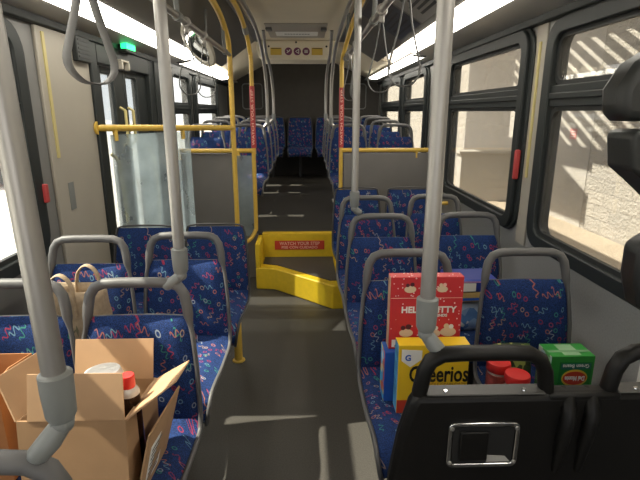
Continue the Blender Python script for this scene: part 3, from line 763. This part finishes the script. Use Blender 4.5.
# folded black seats in front
def flip_pair(label, x0, y, handles, latch=True, hm='black'):
    t = thing('folding_seat', label, 'seat', (x0, y, 0))
    wtot = handles[-1]+.235
    b = MB()
    prof = [(-.235, .10), (-.24, .45), (-.235, .61), (-.215, .745), (-.19, .838), (-.175, .865)]
    right = [(wtot-.0, .865), (wtot+.02, .745), (wtot+.03, .10)]
    b.poly([(x, 0, z) for x, z in prof+right], (0, .055, 0)); b.build('back_panel', M['black'], t, bevel=.018, bseg=3)
    for hx in handles:
        e = [(-.166, .78), (-.163, .862), (-.154, .917), (-.139, .948), (-.110, .965), (-.06, .968)]
        L2 = [Vector((hx+x, .03, z)) for x, z in e]+[Vector((hx-x, .03, z)) for x, z in e[::-1]]
        MB().tube(L2, .0195, 12, ry=.023).build('grab_handle', M[hm], t)
        sh = MB().box(hx-.15, hx+.15, .003, .05, .864, .868).build('ledge', M['clamp2'], t, bevel=.002)  # grey strip stands for the reflection on the black panel's top face
        for sx in (-.10, .10): MB().lathe([(.006, 0), (.005, .003)], (hx+sx, .018, .869), (0, 0, 1), 12).build('screw', M['chrome'], sh)
    if len(handles) > 1:
        mid = (handles[0]+handles[1])/2
        bl = MB()
        for k in (-.045, .015):
            bl.tube([(mid+k, .002, .64), (mid+k+.004, -.008, .74), (mid+k+.010, -.009, .815), (mid+k+.014, .012, .846), (mid+k+.016, .042, .850)], [.010, .017, .019, .019, .017], 12)
        bl.build('hinge_cover', M['black'], t)
        MB().box(mid-.085, mid+.10, .0, .05, .845, .864).build('hinge_ledge', M['black'], t, bevel=.006)
    if latch:
        lx, lz = .0, .725
        lt = MB(); out = rrect(.092, .066, .018); inn = rrect(.081, .055, .012)
        lt.ring([(lx+a, -.006, lz+c) for a, c in out], [(lx+a, -.006, lz+c) for a, c in inn], (0, .008, 0))
        l = lt.build('latch', M['chrome'], t, bevel=.002)
        l['label'] = 'chrome recessed latch'
        MB().box(lx-.078, lx+.078, -.003, .0, lz-.052, lz+.052).build('latch_recess', M['darkrecess'], l, smooth=False)
        MB().box(lx-.062, lx+.012, -.011, -.003, lz-.044, lz+.042).build('latch_paddle', M['black'], l, bevel=.004)
        MB().hexa([(lx+.012, -.0045, lz-.05), (lx+.074, -.0045, lz-.05), (lx+.074, -.003, lz-.05), (lx+.012, -.003, lz-.05)], [(lx+.012, -.0045, lz-.030), (lx+.060, -.0045, lz-.034), (lx+.060, -.003, lz-.034), (lx+.012, -.003, lz-.030)]).build('latch_plate', mat('polished_plate', (.8, .78, .74), .25, metal=.6), l, smooth=False)  # bright trapezoid stands for the floor reflected in the chrome
        sc = MB()
        for a in (-.083, .083):
            for c in (-.05, .05): sc.lathe([(.006, 0), (.004, .003)], (lx+a, -.006, lz+c), (0, -1, 0), 10)
        sc.build('latch_screw', M['steel'], l)
    for hx in handles:
        MB().box(hx-.165, hx+.165, .058, .12, .40, .76).build('folded_cushion', M['fabric'], t, bevel=.025, bseg=3)
    lg = MB(); lg.box(-.16, -.11, .0, .05, 0, .12); lg.box(wtot-.16, wtot-.11, 0, .05, 0, .12); lg.box(-.2, -.06, -.04, .10, 0, .012); lg.box(wtot-.2, wtot-.06, -.04, .10, 0, .012)
    lg.build('base', M['black'], t, bevel=.004)
    return t
flip_pair('black folding seat pair seen from behind, with chrome latch, at lower right', .447, 1.045, (0, .488))
flip_pair('black folding seat whose handle pokes in at the lower left corner', -.59, .685, (0,), False, 'gplast')

# padded securement arm at the top right
pd = thing('securement_pad', 'black padded restraint folded against the window at upper right', 'restraint', (.90, 1.10, 1.4))
q = lambda x, y, z: (x-.90, y-1.10, z-1.4)
m = MB(); m.poly([q(x, 1.06, z) for x, z in ((.705, 1.53), (.685, 1.545), (.68, 1.60), (.71, 1.655), (.78, 1.70), (.93, 1.72), (1.03, 1.69), (1.03, 1.53))], (0, .09, 0)); m.build('upper_pad', M['blackpad'], pd, bevel=.022, bseg=3)
m = MB(); m.poly([q(x, 1.05, z) for x, z in ((.725, 1.512), (.712, 1.50), (.725, 1.425), (.765, 1.395), (.82, 1.35), (1.03, 1.33), (1.03, 1.515))], (0, .10, 0)); m.build('middle_pad', M['blackpad'], pd, bevel=.018, bseg=3)
m = MB(); m.poly([q(x, 1.08, z) for x, z in ((.80, 1.235), (.803, 1.15), (.825, 1.08), (.87, 1.05), (1.03, 1.03), (1.03, 1.295), (.87, 1.28))], (0, .08, 0)); m.build('lower_pad', M['blackpad'], pd, bevel=.02, bseg=3)
m = MB(); m.tube([q(.95, 1.12, 1.06), q(.95, 1.12, 1.70)], .02); m.tube([q(.95, 1.12, 1.18), q(1.21, 1.12, 1.18)], .02); m.tube([q(.95, 1.12, 1.60), q(1.21, 1.12, 1.60)], .02); m.build('mount_frame', M['gasket'], pd)

# ------------------------------------------------------------------ groceries and bags
def carton(name, label, cat, x0, x1, y0, y1, z0, z1, mats, tilt=0.0, rz=0.0, bevel=.002):
    """carton as one mesh: mats = [front, side, top]"""
    t = thing(name, label, cat, ((x0+x1)/2, (y0+y1)/2, z0), rz)
    hx, hy, h = (x1-x0)/2, (y1-y0)/2, z1-z0
    m = MB(); vs = [(x, y, z) for z in (0, h) for y in (-hy, hy) for x in (-hx, hx)]
    m.add(vs, [(0, 2, 3, 1)], 1).add(vs, [(4, 5, 7, 6)], 2).add(vs, [(0, 1, 5, 4), (2, 6, 7, 3)], 0).add(vs, [(0, 4, 6, 2), (1, 3, 7, 5)], 1)
    b = m.build('carton', mats, t, smooth=False)
    bm = bmesh.new(); bm.from_mesh(b.data); bmesh.ops.remove_doubles(bm, verts=bm.verts, dist=1e-5); bmesh.ops.recalc_face_normals(bm, faces=bm.faces); bm.to_mesh(b.data); bm.free()
    if bevel:
        bv = b.modifiers.new('bevel', 'BEVEL'); bv.width = bevel; bv.segments = 2
    t.rotation_euler = (tilt, 0, rz)
    return t, hx, hy, h
CZ0 = .478
# yellow cereal carton
t, hx, hy, h = carton('cereal_box', 'yellow cereal box standing behind the black folding seat', 'box', .322, .578, 1.535, 1.60, CZ0, .752, [M['cheer'], mat('blue_side_panel', (.06, .25, .45), .5, var=.5, vscale=18), M['cheer']])
yf = -hy-.001
text('lettering', 'Cheerios', .06, M['ink'], t, (.022, yf, .160), FRONT, width=.215, height=.066, bold=.0012)
text('lettering', 'WHOLE GRAIN OATS', .02, mat('brown_ink', (.35, .18, .03), .5), t, (.045, yf, .119), FRONT, width=.15, height=.011)
m = MB(); m.poly([(-hx+.012, yf, h-.015), (-hx+.085, yf, h-.02), (-hx+.085, yf, h-.055), (-hx+.045, yf, h-.085), (-hx+.012, yf, h-.06)], (0, -.0006, 0)); eb = m.build('corner_badge', M['white'], t, smooth=False)
text('lettering', 'G', .03, M['blueprint'], eb, (-hx+.035, yf-.001, h-.048), FRONT, height=.024, bold=.001)
MB().box(-hx+.002, hx-.002, yf-.0004, yf+.0005, .002, .055).build('red_band', M['red'], t, smooth=False)
MB().box(hx-.075, hx-.02, yf-.0005, yf+.0005, h-.035, h-.025).build('small_print', mat('brown_print', (.45, .27, .04), .5), t, smooth=False)
# blue carton behind it, the red one stands on that
carton('cereal_box', 'blue cereal box hidden behind the yellow one, under the red box', 'box', .287, .56, 1.612, 1.70, CZ0, .685, [M['blueprint'], patch_mat('busy_side_panel', [(.02, .25, .55), (.03, .4, .65), (.55, .45, .05), (.5, .05, .03), (.6, .6, .55)], 30), M['blueprint']])
redsnow = dots_mat('red_snow_print', (.56, .03, .035), (.85, .62, .6), 55, .16)
t, hx, hy, h = carton('cereal_box', 'red snow-dotted box standing on top of the blue cereal box', 'box', .303, .572, 1.635, 1.685, .687, .972, [redsnow, mat('tan_side_panel', (.45, .28, .18), .6, var=.3, vscale=25), redsnow])
yf = -hy-.001
text('lettering', 'HELLO KITTY', .05, M['white'], t, (.012, yf, .158), FRONT, width=.205, height=.026, bold=.0016)
text('lettering', 'AND FRIENDS', .02, M['white'], t, (.030, yf, .135), FRONT, width=.10, height=.011, bold=.0006)
MB().box(-hx+.002, hx-.002, yf-.0004, yf, .203, .205).build('fold_line', M['pink'], t, smooth=False)
bowl = mat('cream_bowl_print', (.72, .55, .36), .5)
for (x, z, s) in ((-.062, .238, .022), (.015, .238, .016), (.056, .238, .020), (-.07, .065, .026), (.035, .062, .025), (.088, .068, .030)):
    MB().poly([(x+s*math.cos(a)*1.0, yf, z+s*.62*math.sin(a)) for a in [2*PI*k/18 for k in range(18)]], (0, -.0006, 0)).build('bowl_print', bowl, t, smooth=False)
berry = mat('berry_print', (.10, .02, .03), .5)
for (x, z, r_, c) in ((-.072, .254, .007, berry), (-.055, .257, .008, berry), (.050, .254, .007, bowl), (.064, .255, .007, M['pink']), (-.082, .086, .009, berry), (-.062, .090, .011, berry), (.030, .081, .008, M['pink']), (.042, .084, .008, M['white']), (.080, .092, .010, bowl), (.098, .090, .009, M['white'])):
    MB().poly([(x+r_*math.cos(2*PI*k/14), yf-.0004, z+r_*math.sin(2*PI*k/14)) for k in range(14)], (0, -.0006, 0)).build('berry_print', c, t, smooth=False)
lb = MB().box(-hx+.012, hx-.002, yf-.0006, yf, .008, .038).build('white_band', M['white'], t, smooth=False)
text('lettering', 'A-', .04, M['ink'], lb, (-hx+.043, yf-.001, .024), FRONT, width=.042, height=.026, bold=.001)

# green can carton
greenp = mat('green_print', (.035, .30, .045), .4, var=.12, vscale=14)
t, hx, hy, h = carton('can_carton', 'green carton of cans standing upside down on the window seat', 'box', .915, 1.082, 1.60, 1.705, CZ0, .664, [greenp, patch_mat('leafy_side', [(.2, .38, .18), (.5, .55, .45), (.08, .3, .08), (.35, .45, .5)], 24), greenp])
yf = -hy-.001
pan = MB().box(-.050, .074, yf-.0005, yf, .0, .163).build('front_panel', mat('deep_green_print', (.012, .20, .03), .4), t, smooth=False)
tl = MB().box(-.045, .070, yf-.001, yf, .133, .158).build('title_band', mat('teal_print', (.02, .16, .12), .4), t, smooth=False)
text('lettering', 'Green Beans', .02, M['white'], tl, (.012, yf-.0016, .146), (PI/2, PI, 0), width=.10, height=.015)
el = lambda a, b, o, n=28: [(.012+a*math.cos(2*PI*k/n), yf-o, .096+b*math.sin(2*PI*k/n)) for k in range(n)]
e1 = MB().poly(el(.050, .036, .0008), (0, -.0006, 0)).build('gold_oval', mat('gold_print', (.70, .50, .05), .4), t, smooth=False)
e2 = MB().poly(el(.045, .028, .0016), (0, -.0006, 0)).build('red_oval', M['red'], e1, smooth=False)
text('lettering', 'Del Monte', .02, M['white'], e1, (.012, yf-.003, .095), (PI/2, PI, 0), width=.076, height=.020, bold=.0008)
bd = MB(); bd.box(-.03, .035, -hy+.01, hy-.01, h, h+.0008); bd.build('top_band', mat('pale_green_print', (.30, .50, .28), .45), t, smooth=False)
MB().box(-hx+.002, hx-.002, -.02, -.005, h+.0008, h+.0016).build('tape', mat('clear_tape', (.25, .45, .25), .2), t, smooth=False)

# jars with red lids
def jar(label, x, y):
    j = thing('food_jar', label, 'jar', (x, y, CZ0), 0, 'red-lidded jars on the window seat')
    MB().lathe([(.036, 0), (.040, .006), (.041, .10), (.038, .125), (.034, .132)], (0, 0, 0), (0, 0, 1), 28).build('body', mat('pale_jar', (.55, .45, .38), .35), j)
    MB().lathe([(.0415, .012), (.0425, .118)], (0, 0, 0), (0, 0, 1), 28).build('label_wrap', mat('red_white_label', (.45, .08, .06), .4, var=.5, vscale=40), j)
    ld = MB(); ld.lathe([(.043, .128), (.0445, .132), (.0445, .155), (.042, .162), (.030, .163), (.001, .163)], (0, 0, 0), (0, 0, 1), 36); ld.build('lid', M['redcap'], j)
jar('red-lidded jar farther back, at left of the pair behind the black handle', .722, 1.615)
jar('red-lidded jar nearer the black handle, overlapping the other', .755, 1.525)
# patterned bag
def pillow(name, label, cat, c, hx, hy, hz, m, rz=0, lean=0, fringe=True):
    t = MB(); n = 14; vs = []; fs = []
    for s in (1, -1):
        for i in range(n+1):
            for j in range(n+1):
                u, v = -1+2*i/n, -1+2*j/n
                k = max(0, (1-u**4)*(1-v**4))**.5
                x = u*hx*(1-.06*v*v); z = v*hz*(1-.05*u*u)
                y = s*hy*k*(1+.12*mnoise.noise(Vector((u*2.3, v*2.3, s*3+hx*10))))
                vs.append((x, y, z+hz))
    K = n+1; off = K*K
    for i in range(n):
        for j in range(n):
            fs.append((i*K+j, (i+1)*K+j, (i+1)*K+j+1, i*K+j+1)); fs.append((off+i*K+j, off+i*K+j+1, off+(i+1)*K+j+1, off+(i+1)*K+j))
    t.add(vs, fs); o = t.build(name, m); bm = bmesh.new(); bm.from_mesh(o.data); bmesh.ops.remove_doubles(bm, verts=bm.verts, dist=1e-4); bmesh.ops.recalc_face_normals(bm, faces=bm.faces); bm.to_mesh(o.data); bm.free()
    o.location = c; o.rotation_euler = (lean, 0, rz); tag(o, label, cat); return o
pillow('snack_bag', 'green and yellow printed bag leaning behind the red-lidded jars', 'bag', (.822, 1.70, CZ0+.002), .080, .03, .088, patch_mat('leaf_bag_print', [(.02, .03, .01), (.30, .33, .08), (.10, .16, .04), (.5, .45, .15), (.03, .05, .02)], 38), 0, -.25)
# blue packs on the second-row window seat
bw = patch_mat('blue_white_pack', [(.10, .22, .50), (.45, .55, .72), (.05, .14, .42), (.25, .38, .62), (.65, .68, .72)], 22)
p1 = pillow('soft_pack', 'pale blue soft pack, bottom of the pile behind the red box', 'pack', (.80, 2.28, .462), .10, .085, .092, bw, .05)
p2 = thing('flat_box', 'tan and yellow flat box lying in the middle of the blue pile', 'box', (.815, 2.28, .649), .05)
MB().box(-.115, .115, -.10, .09, 0, .045).build('carton', mat('tan_carton', (.55, .38, .14), .6), p2, bevel=.003)
MB().box(-.112, .112, -.101, -.1003, .006, .020).build('stripe', M['blueprint'], p2, smooth=False)
p3 = thing('tissue_pack', 'dark blue and white pack on top of the pile behind the red box', 'pack', (.815, 2.28, .6955), .02)
MB().box(-.12, .12, -.10, .09, 0, .065).build('wrapper', mat('navy_wrapper', (.02, .04, .26), .3), p3, bevel=.014, bseg=3)
wl = MB().box(-.075, .005, -.1025, -.1005, .008, .05).build('white_label', M['white'], p3, smooth=False)
MB().box(-.118, .118, -.1008, -.1002, .052, .058).build('pink_strip', mat('magenta_print', (.5, .25, .42), .4), p3, smooth=False)

# jute tote bag
tb = thing('tote_bag', 'beige jute tote bag with loop handles on left window seat', 'bag', (-1.03, 1.98, .472))
m = MB(); n = 24; rows_ = 9; vs = []
for r in range(rows_):
    f = r/(rows_-1); z = f*.345
    for k in range(n):
        a = 2*PI*k/n; ca, sa = math.cos(a), math.sin(a)
        ex = .152*(1-.03*f)*math.copysign(abs(ca)**.45, ca); ey = .085*(1-.25*f)*math.copysign(abs(sa)**.45, sa)
        w_ = .008*mnoise.noise(Vector((ca*2, sa*2, f*4)))
        vs.append((ex+w_, ey+w_, z+.010*f*mnoise.noise(Vector((ca*1.5, sa*1.5, 5)))))
fs = [(r*n+k, r*n+(k+1) % n, (r+1)*n+(k+1) % n, (r+1)*n+k) for r in range(rows_-1) for k in range(n)]+[tuple(range(n-1, -1, -1))]
m.add(vs, fs); o = m.build('body', M['jute'], tb); sm = o.modifiers.new('thick', 'SOLIDIFY'); sm.thickness = .004
for y in (-.068, .066):
    hp = cat_rom([(-.055, y*1.02, .24), (-.052, y, .33), (-.038, y, .395), (0, y, .425), (.038, y, .395), (.052, y, .33), (.055, y*1.02, .24)], 5)
    MB().tube(hp if y < 0 else [p+Vector((.055, 0, .0)) for p in hp], .005, 8, ry=.016).build('handle', M['jute'], tb)
lf = MB()
for k in range(9):
    x = .02+random.uniform(-.05, .09); z = random.uniform(.05, .16); a = random.uniform(.6, 2.4)
    lf.poly([(x, -.0885, z), (x+.02*math.cos(a)+.006, -.0885, z+.03*math.sin(a)), (x+.036*math.cos(a), -.0885, z+.055*math.sin(a)), (x+.02*math.cos(a)-.006, -.0885, z+.03*math.sin(a))], (0, -.001, 0))
lf.build('plant_print', mat('faded_green_ink', (.18, .17, .10), .9), tb, smooth=False)

# open cardboard box
ob = thing('cardboard_box', 'large open cardboard box on the near left aisle seat', 'box', (-.637, 1.235, .430))
tilt = math.radians(7)
W, D, H = .145, .135, .305
T = .005
m = MB()
m.box(-W, W, -D, D, 0, T); m.box(-W, W, -D, -D+T, T, H); m.box(-W, W, D-T, D, T, H); m.box(-W, -W+T, -D+T, D-T, T, H); m.box(W-T, W, -D+T, D-T, T, H)
bx_ = m.build('box_body', M['card'], ob, smooth=False)
def flap(q, name='flap'):
    return MB().slab(q, .004).build(name, M['cardin'], ob, smooth=False)
flap([(-W+.03, -D+.002, H), (W-.002, -D+.002, H), (W-.004, -D+.012, H+.128), (-W+.035, -D+.012, H+.128)])
flap([(W-.01, D-.004, H), (-W+.03, D-.004, H), (-W+.03, D+.02, H+.125), (W-.01, D+.02, H+.125)])
flap([(W, -D, H), (W, D-.01, H), (W+.115, D-.03, H+.070), (W+.130, -D+.03, H+.095)])
flap([(-W, D, H), (-W, -D, H), (-W-.055, -D+.02, H+.115), (-W-.045, D-.02, H+.115)])
# loose side sheet with shipping label leaning on the box's right side
MB().slab([(W+.004, -D+.0, .02), (W+.006, D-.0, .02), (W+.075, D-.02, H-.02), (W+.050, -D+.02, H-.06)], .005).build('outer_flap', M['card'], ob, smooth=False)
lq = [(W+.004, -D+.0, .02), (W+.006, D-.0, .02), (W+.075, D-.02, H-.02), (W+.050, -D+.02, H-.06)]
lv = [Vector(p) for p in lq]
B_ = lambda u, v: lv[0].lerp(lv[1], u).lerp(lv[3].lerp(lv[2], u), v)+Vector((.006, 0, -.001))
sl_ = MB().slab([B_(.15, .25), B_(.6, .25), B_(.6, .75), B_(.15, .75)], .001).build('shipping_label', M['paper'], ob, smooth=False)
tl = MB()
for k in range(7): tl.slab([B_(.2, .30+k*.06)+Vector((.0015, 0, 0)), B_(.52, .30+k*.06)+Vector((.0015, 0, 0)), B_(.52, .325+k*.06)+Vector((.0015, 0, 0)), B_(.2, .325+k*.06)+Vector((.0015, 0, 0))], .0006)
tl.build('print', mat('label_ink', (.12, .12, .12), .6), sl_, smooth=False)
ob.rotation_euler = (-tilt, 0, 0)
# bottle and paper roll inside the box
bt = thing('soda_bottle', 'dark soda bottle with red cap standing in the cardboard box', 'bottle', (-.515, 1.235, .458))
MB().lathe([(.026, 0), (.030, .01), (.030, .14), (.0305, .19), (.030, .312)], (0, 0, 0), (0, 0, 1), 24).build('label_wrap', M['bottle'], bt)
MB().lathe([(.0305, .311), (.030, .318), (.025, .328), (.020, .334), (.018, .34)], (0, 0, 0), (0, 0, 1), 24).build('shoulder', M['clear'], bt)
MB().lathe([(.0205, .333), (.0208, .34), (.0208, .366), (.019, .370), (.001, .370)], (0, 0, 0), (0, 0, 1), 24).build('cap', M['redcap'], bt)
rl_ = thing('paper_roll', 'white wrapped paper roll lying in the cardboard box', 'roll', (-.592, 1.275, .482))
MB().lathe([(.02, .0), (.054, .0), (.057, .006), (.057, .31), (.050, .33), (.02, .335), (.001, .335)], (0, 0, 0), (-.05, .05, 1), 28).build('roll', mat('wrapped_roll', (.72, .71, .68), .35, var=.08, vscale=40, bump=.2, bscale=40), rl_)
# paper bag on the window seat
pb = thing('grocery_bag', 'brown paper grocery bag at the left edge, lit orange', 'bag', (-1.015, 1.32, .478))
m = MB(); hx, hy, h = .135, .09, .33
ring0 = [(-hx, -hy), (0, -hy), (hx, -hy), (hx, 0), (hx, hy), (0, hy), (-hx, hy), (-hx, 0)]
vs = []
for f in (0, .33, .66, 1.0):
    for i, (x, y) in enumerate(ring0):
        pinch = .018*f if i in (3, 7) else 0
        vs.append((x-(math.copysign(pinch, x) if x else 0)+.006*mnoise.noise(Vector((x*9, y*9, f*3))), y+.008*mnoise.noise(Vector((x*7, f*4, y*9))), f*h+.006*f*mnoise.noise(Vector((i, 2, 1)))))
fs = [(r*8+k, r*8+(k+1) % 8, (r+1)*8+(k+1) % 8, (r+1)*8+k) for r in range(3) for k in range(8)]+[tuple(range(7, -1, -1))]
m.add(vs, fs); o = m.build('body', mat('brown_kraft_paper', (.46, .22, .09), .85, var=.06, vscale=9), pb, smooth=False); sm = o.modifiers.new('thick', 'SOLIDIFY'); sm.thickness = .003

# ------------------------------------------------------------------ outside: right
GZ = -.22
struct(MB().box(1.6, 4.45, -6, 30, GZ-.15, GZ).build('sidewalk', M['concrete'], smooth=False))
struct(MB().box(-120, 60, -60, 120, -.62, -.40).build('ground', M['asphalt'], smooth=False))
XB = 4.33
wb = MB()
wb.box(XB, XB+.3, -6, 7.30, GZ, 6); wb.box(XB, XB+.3, 8.72, 30, GZ, 6); wb.box(XB, XB+.3, 7.30, 8.72, .98, 6)
bld = wb.build('block_building', M['blockw'], smooth=False); tag(bld, 'pale rock-faced block building beyond the right windows', 'building')
MB().box(XB-.012, XB+.3, 7.30, 8.72, GZ, .98).build('smooth_panel', M['smooth'], bld, smooth=False)
MB().box(XB-.008, XB+.001, 7.30, 13.3, .98, 6).box(XB-.008, XB+.001, 8.72, 13.3, GZ, .98).build('smooth_band', M['smooth'], bld, smooth=False)
cp = thing('slatted_canopy', 'slatted timber canopy over the building wall that casts striped shade', 'canopy', (XB, 0, 3.4))
n_ = Vector((-.49, -1, 0)).normalized(); w_ = Vector((1, -.49, 0)).normalized()
for k in range(18):
    y = 5.6+k*.41
    a_, b_ = Vector((-.01, y, 0)), Vector((-2.25, y-2.25/.49, 0)); h_ = Vector((0, .12, 0))
    MB().hexa([a_-h_, b_-h_, b_+h_, a_+h_], [p+Vector((0, 0, .02)) for p in (a_-h_, b_-h_, b_+h_, a_+h_)]).build('slat', M['smooth'], cp, smooth=False)
MB().box(-2.33, -2.22, -.5, 13.3, -.05, .06).build('fascia', M['smooth'], cp, smooth=False)
MB().box(-.66, -.58, 2.5, 12, -.05, -.005).build('purlin', M['smooth'], cp, smooth=False)
MB().poly([(-2.3, 7.25, .07), (-2.55, 7.25, .07), (-2.56, 8.15, .07), (-2.9, 7.25, .07), (-3.3, 7.25, .07), (-3.3, 10.4, .07), (-2.3, 10.4, .07)], (0, 0, .03)).build('awning_board', M['smooth'], cp, smooth=False)  # unseen board, its notched outline shaped to shade the lower wall
MB().box(-3.3, -.01, 10.4, 13.3, .07, .12).build('awning_board', M['smooth'], cp, smooth=False)  # unseen solid cover added to keep the wall of this bay shaded
for y in (-.3, 13.2): MB().box(-2.33, -2.22, y-.06, y+.06, GZ-3.4, -.05).build('post', M['smooth'], cp, smooth=False)
ws = tag(MB().box(XB-.022, XB-.013, 7.72, 7.90, 1.13, 1.29).build('wall_sign', mat('faded_red_sign', (.60, .22, .20), .6), smooth=False), 'small faded red and white notice on the striped block wall', 'sign')
m = MB()
for z in (1.165, 1.205, 1.245): m.box(XB-.024, XB-.0225, 7.745, 7.875, z-.008, z+.008)
m.build('print', M['white'], ws, smooth=False)
lw = tag(MB().box(3.1, XB, 9.62, 9.95, GZ, .74).box(3.04, XB, 9.56, 10.0, .74, .80).build('low_wall', M['smooth'], bevel=.01), 'low capped concrete wall beside the building, beyond right window', 'wall')

# ------------------------------------------------------------------ outside: left
def tree(x, y, h, label):
    t = thing('bare_tree', label, 'tree', (x, y, -.40), 0, 'trees across the car park')
    rnd = random.Random(int(x*13+y*7))
    MB().tube([(0, 0, 0), (.05, .03, h*.3), (0, .08, h*.6)], [.16, .12, .06], 8).build('trunk', mat('bark', (.16, .11, .085), .9), t)
    c = MB()
    for k in range(150):
        d_ = Vector((rnd.gauss(0, 1), rnd.gauss(0, 1), rnd.gauss(0, .8))).normalized()*rnd.uniform(.3, 1)
        p = Vector((d_.x*h*.36, d_.y*h*.36, h*.62+d_.z*h*.34)); b_ = Vector((0, .05, h*.45))
        if k % 3 == 0: c.tube([b_, b_.lerp(p, .5)+Vector((0, 0, .1)), p], [.04, .022, .008], 4)
        for _ in range(3):
            a = p+Vector((rnd.uniform(-.3, .3), rnd.uniform(-.3, .3), rnd.uniform(-.25, .25)))
            e = Vector((rnd.uniform(-1, 1), rnd.uniform(-1, 1), rnd.uniform(-1, 1))).normalized()*.16; g_ = e.cross(Vector((.3, .5, .8))).normalized()*.12
            c.slab([a-e-g_, a+e-g_, a+e+g_, a-e+g_], .01)
    c.build('crown', mat('brown_foliage', (.30, .17, .12), .9), t, smooth=False)
for i, (x, y, h) in enumerate(((-26, 27, 3.4), (-31, 38, 3.9), (-24, 36, 3.0), (-36, 33, 3.8), (-34, 52, 4.4), (-42, 46, 4.6), (-28, 47, 3.6))):
    tree(x, y, h, 'reddish brown tree, %s, across the car park beyond the left windows' % ['front left', 'tall second', 'short front', 'left of row', 'tall rear', 'far left rear', 'rightmost'][i])
bb_ = thing('brick_building', 'long low red brick building beyond the front left window', 'building', (-30, 12, -.40))
MB().box(-3, 3, -9, 9, 0, 2.6).build('wall', mat('red_brick', (.34, .15, .11), .9, var=.1, vscale=3), bb_, smooth=False)
MB().box(-3.2, 3.2, -9.2, 9.2, 2.6, 2.9).build('roof', M['white'], bb_, smooth=False)
for k in range(5): MB().box(3.0, 3.05, -7.6+k*3.4, -6.0+k*3.4, .9, 1.9).build('window', mat('dark_pane', (.05, .06, .07), .2), bb_, smooth=False)
def car(x, y, rz, colr, label):
    t = thing('parked_car', label, 'car', (x, y, -.40), rz, 'cars in the car park')
    prof = [(-2.1, .28), (-2.12, .62), (-1.95, .78), (-1.2, .86), (-.75, 1.30), (-.4, 1.42), (.75, 1.42), (1.15, 1.32), (1.75, .90), (2.1, .80), (2.12, .35), (2.0, .25)]
    MB().poly([(a, -.85, z) for a, z in prof], (0, 1.7, 0)).build('body', mat('car_paint', colr, .3), t, bevel=.08, bseg=3)
    gl = mat('car_glass', (.03, .035, .04), .1)
    for s in (-.856, .846):
        MB().poly([(a, s, z) for a, z in ((-1.05, .90), (-.68, 1.27), (.0, 1.34), (.72, 1.33), (1.1, 1.23), (1.45, .93))], (0, .01, 0)).build('window', gl, t, smooth=False)
    for a in (-1.3, 1.3):
        for s in (-.86, .66): MB().lathe([(.31, 0), (.32, .05), (.32, .15), (.31, .2)], (a, s, .32), (0, 1, 0), 20).build('wheel', M['gasket'], t)
car(-9.5, 13.2, .5, (.55, .12, .04), 'orange-red parked car seen through left rear window')
car(-13.0, 13.8, .4, (.7, .7, .7), 'white parked car seen through the rear door glass')
car(-14.5, 21.5, .4, (.6, .62, .65), 'silver parked car farther off in the car park')
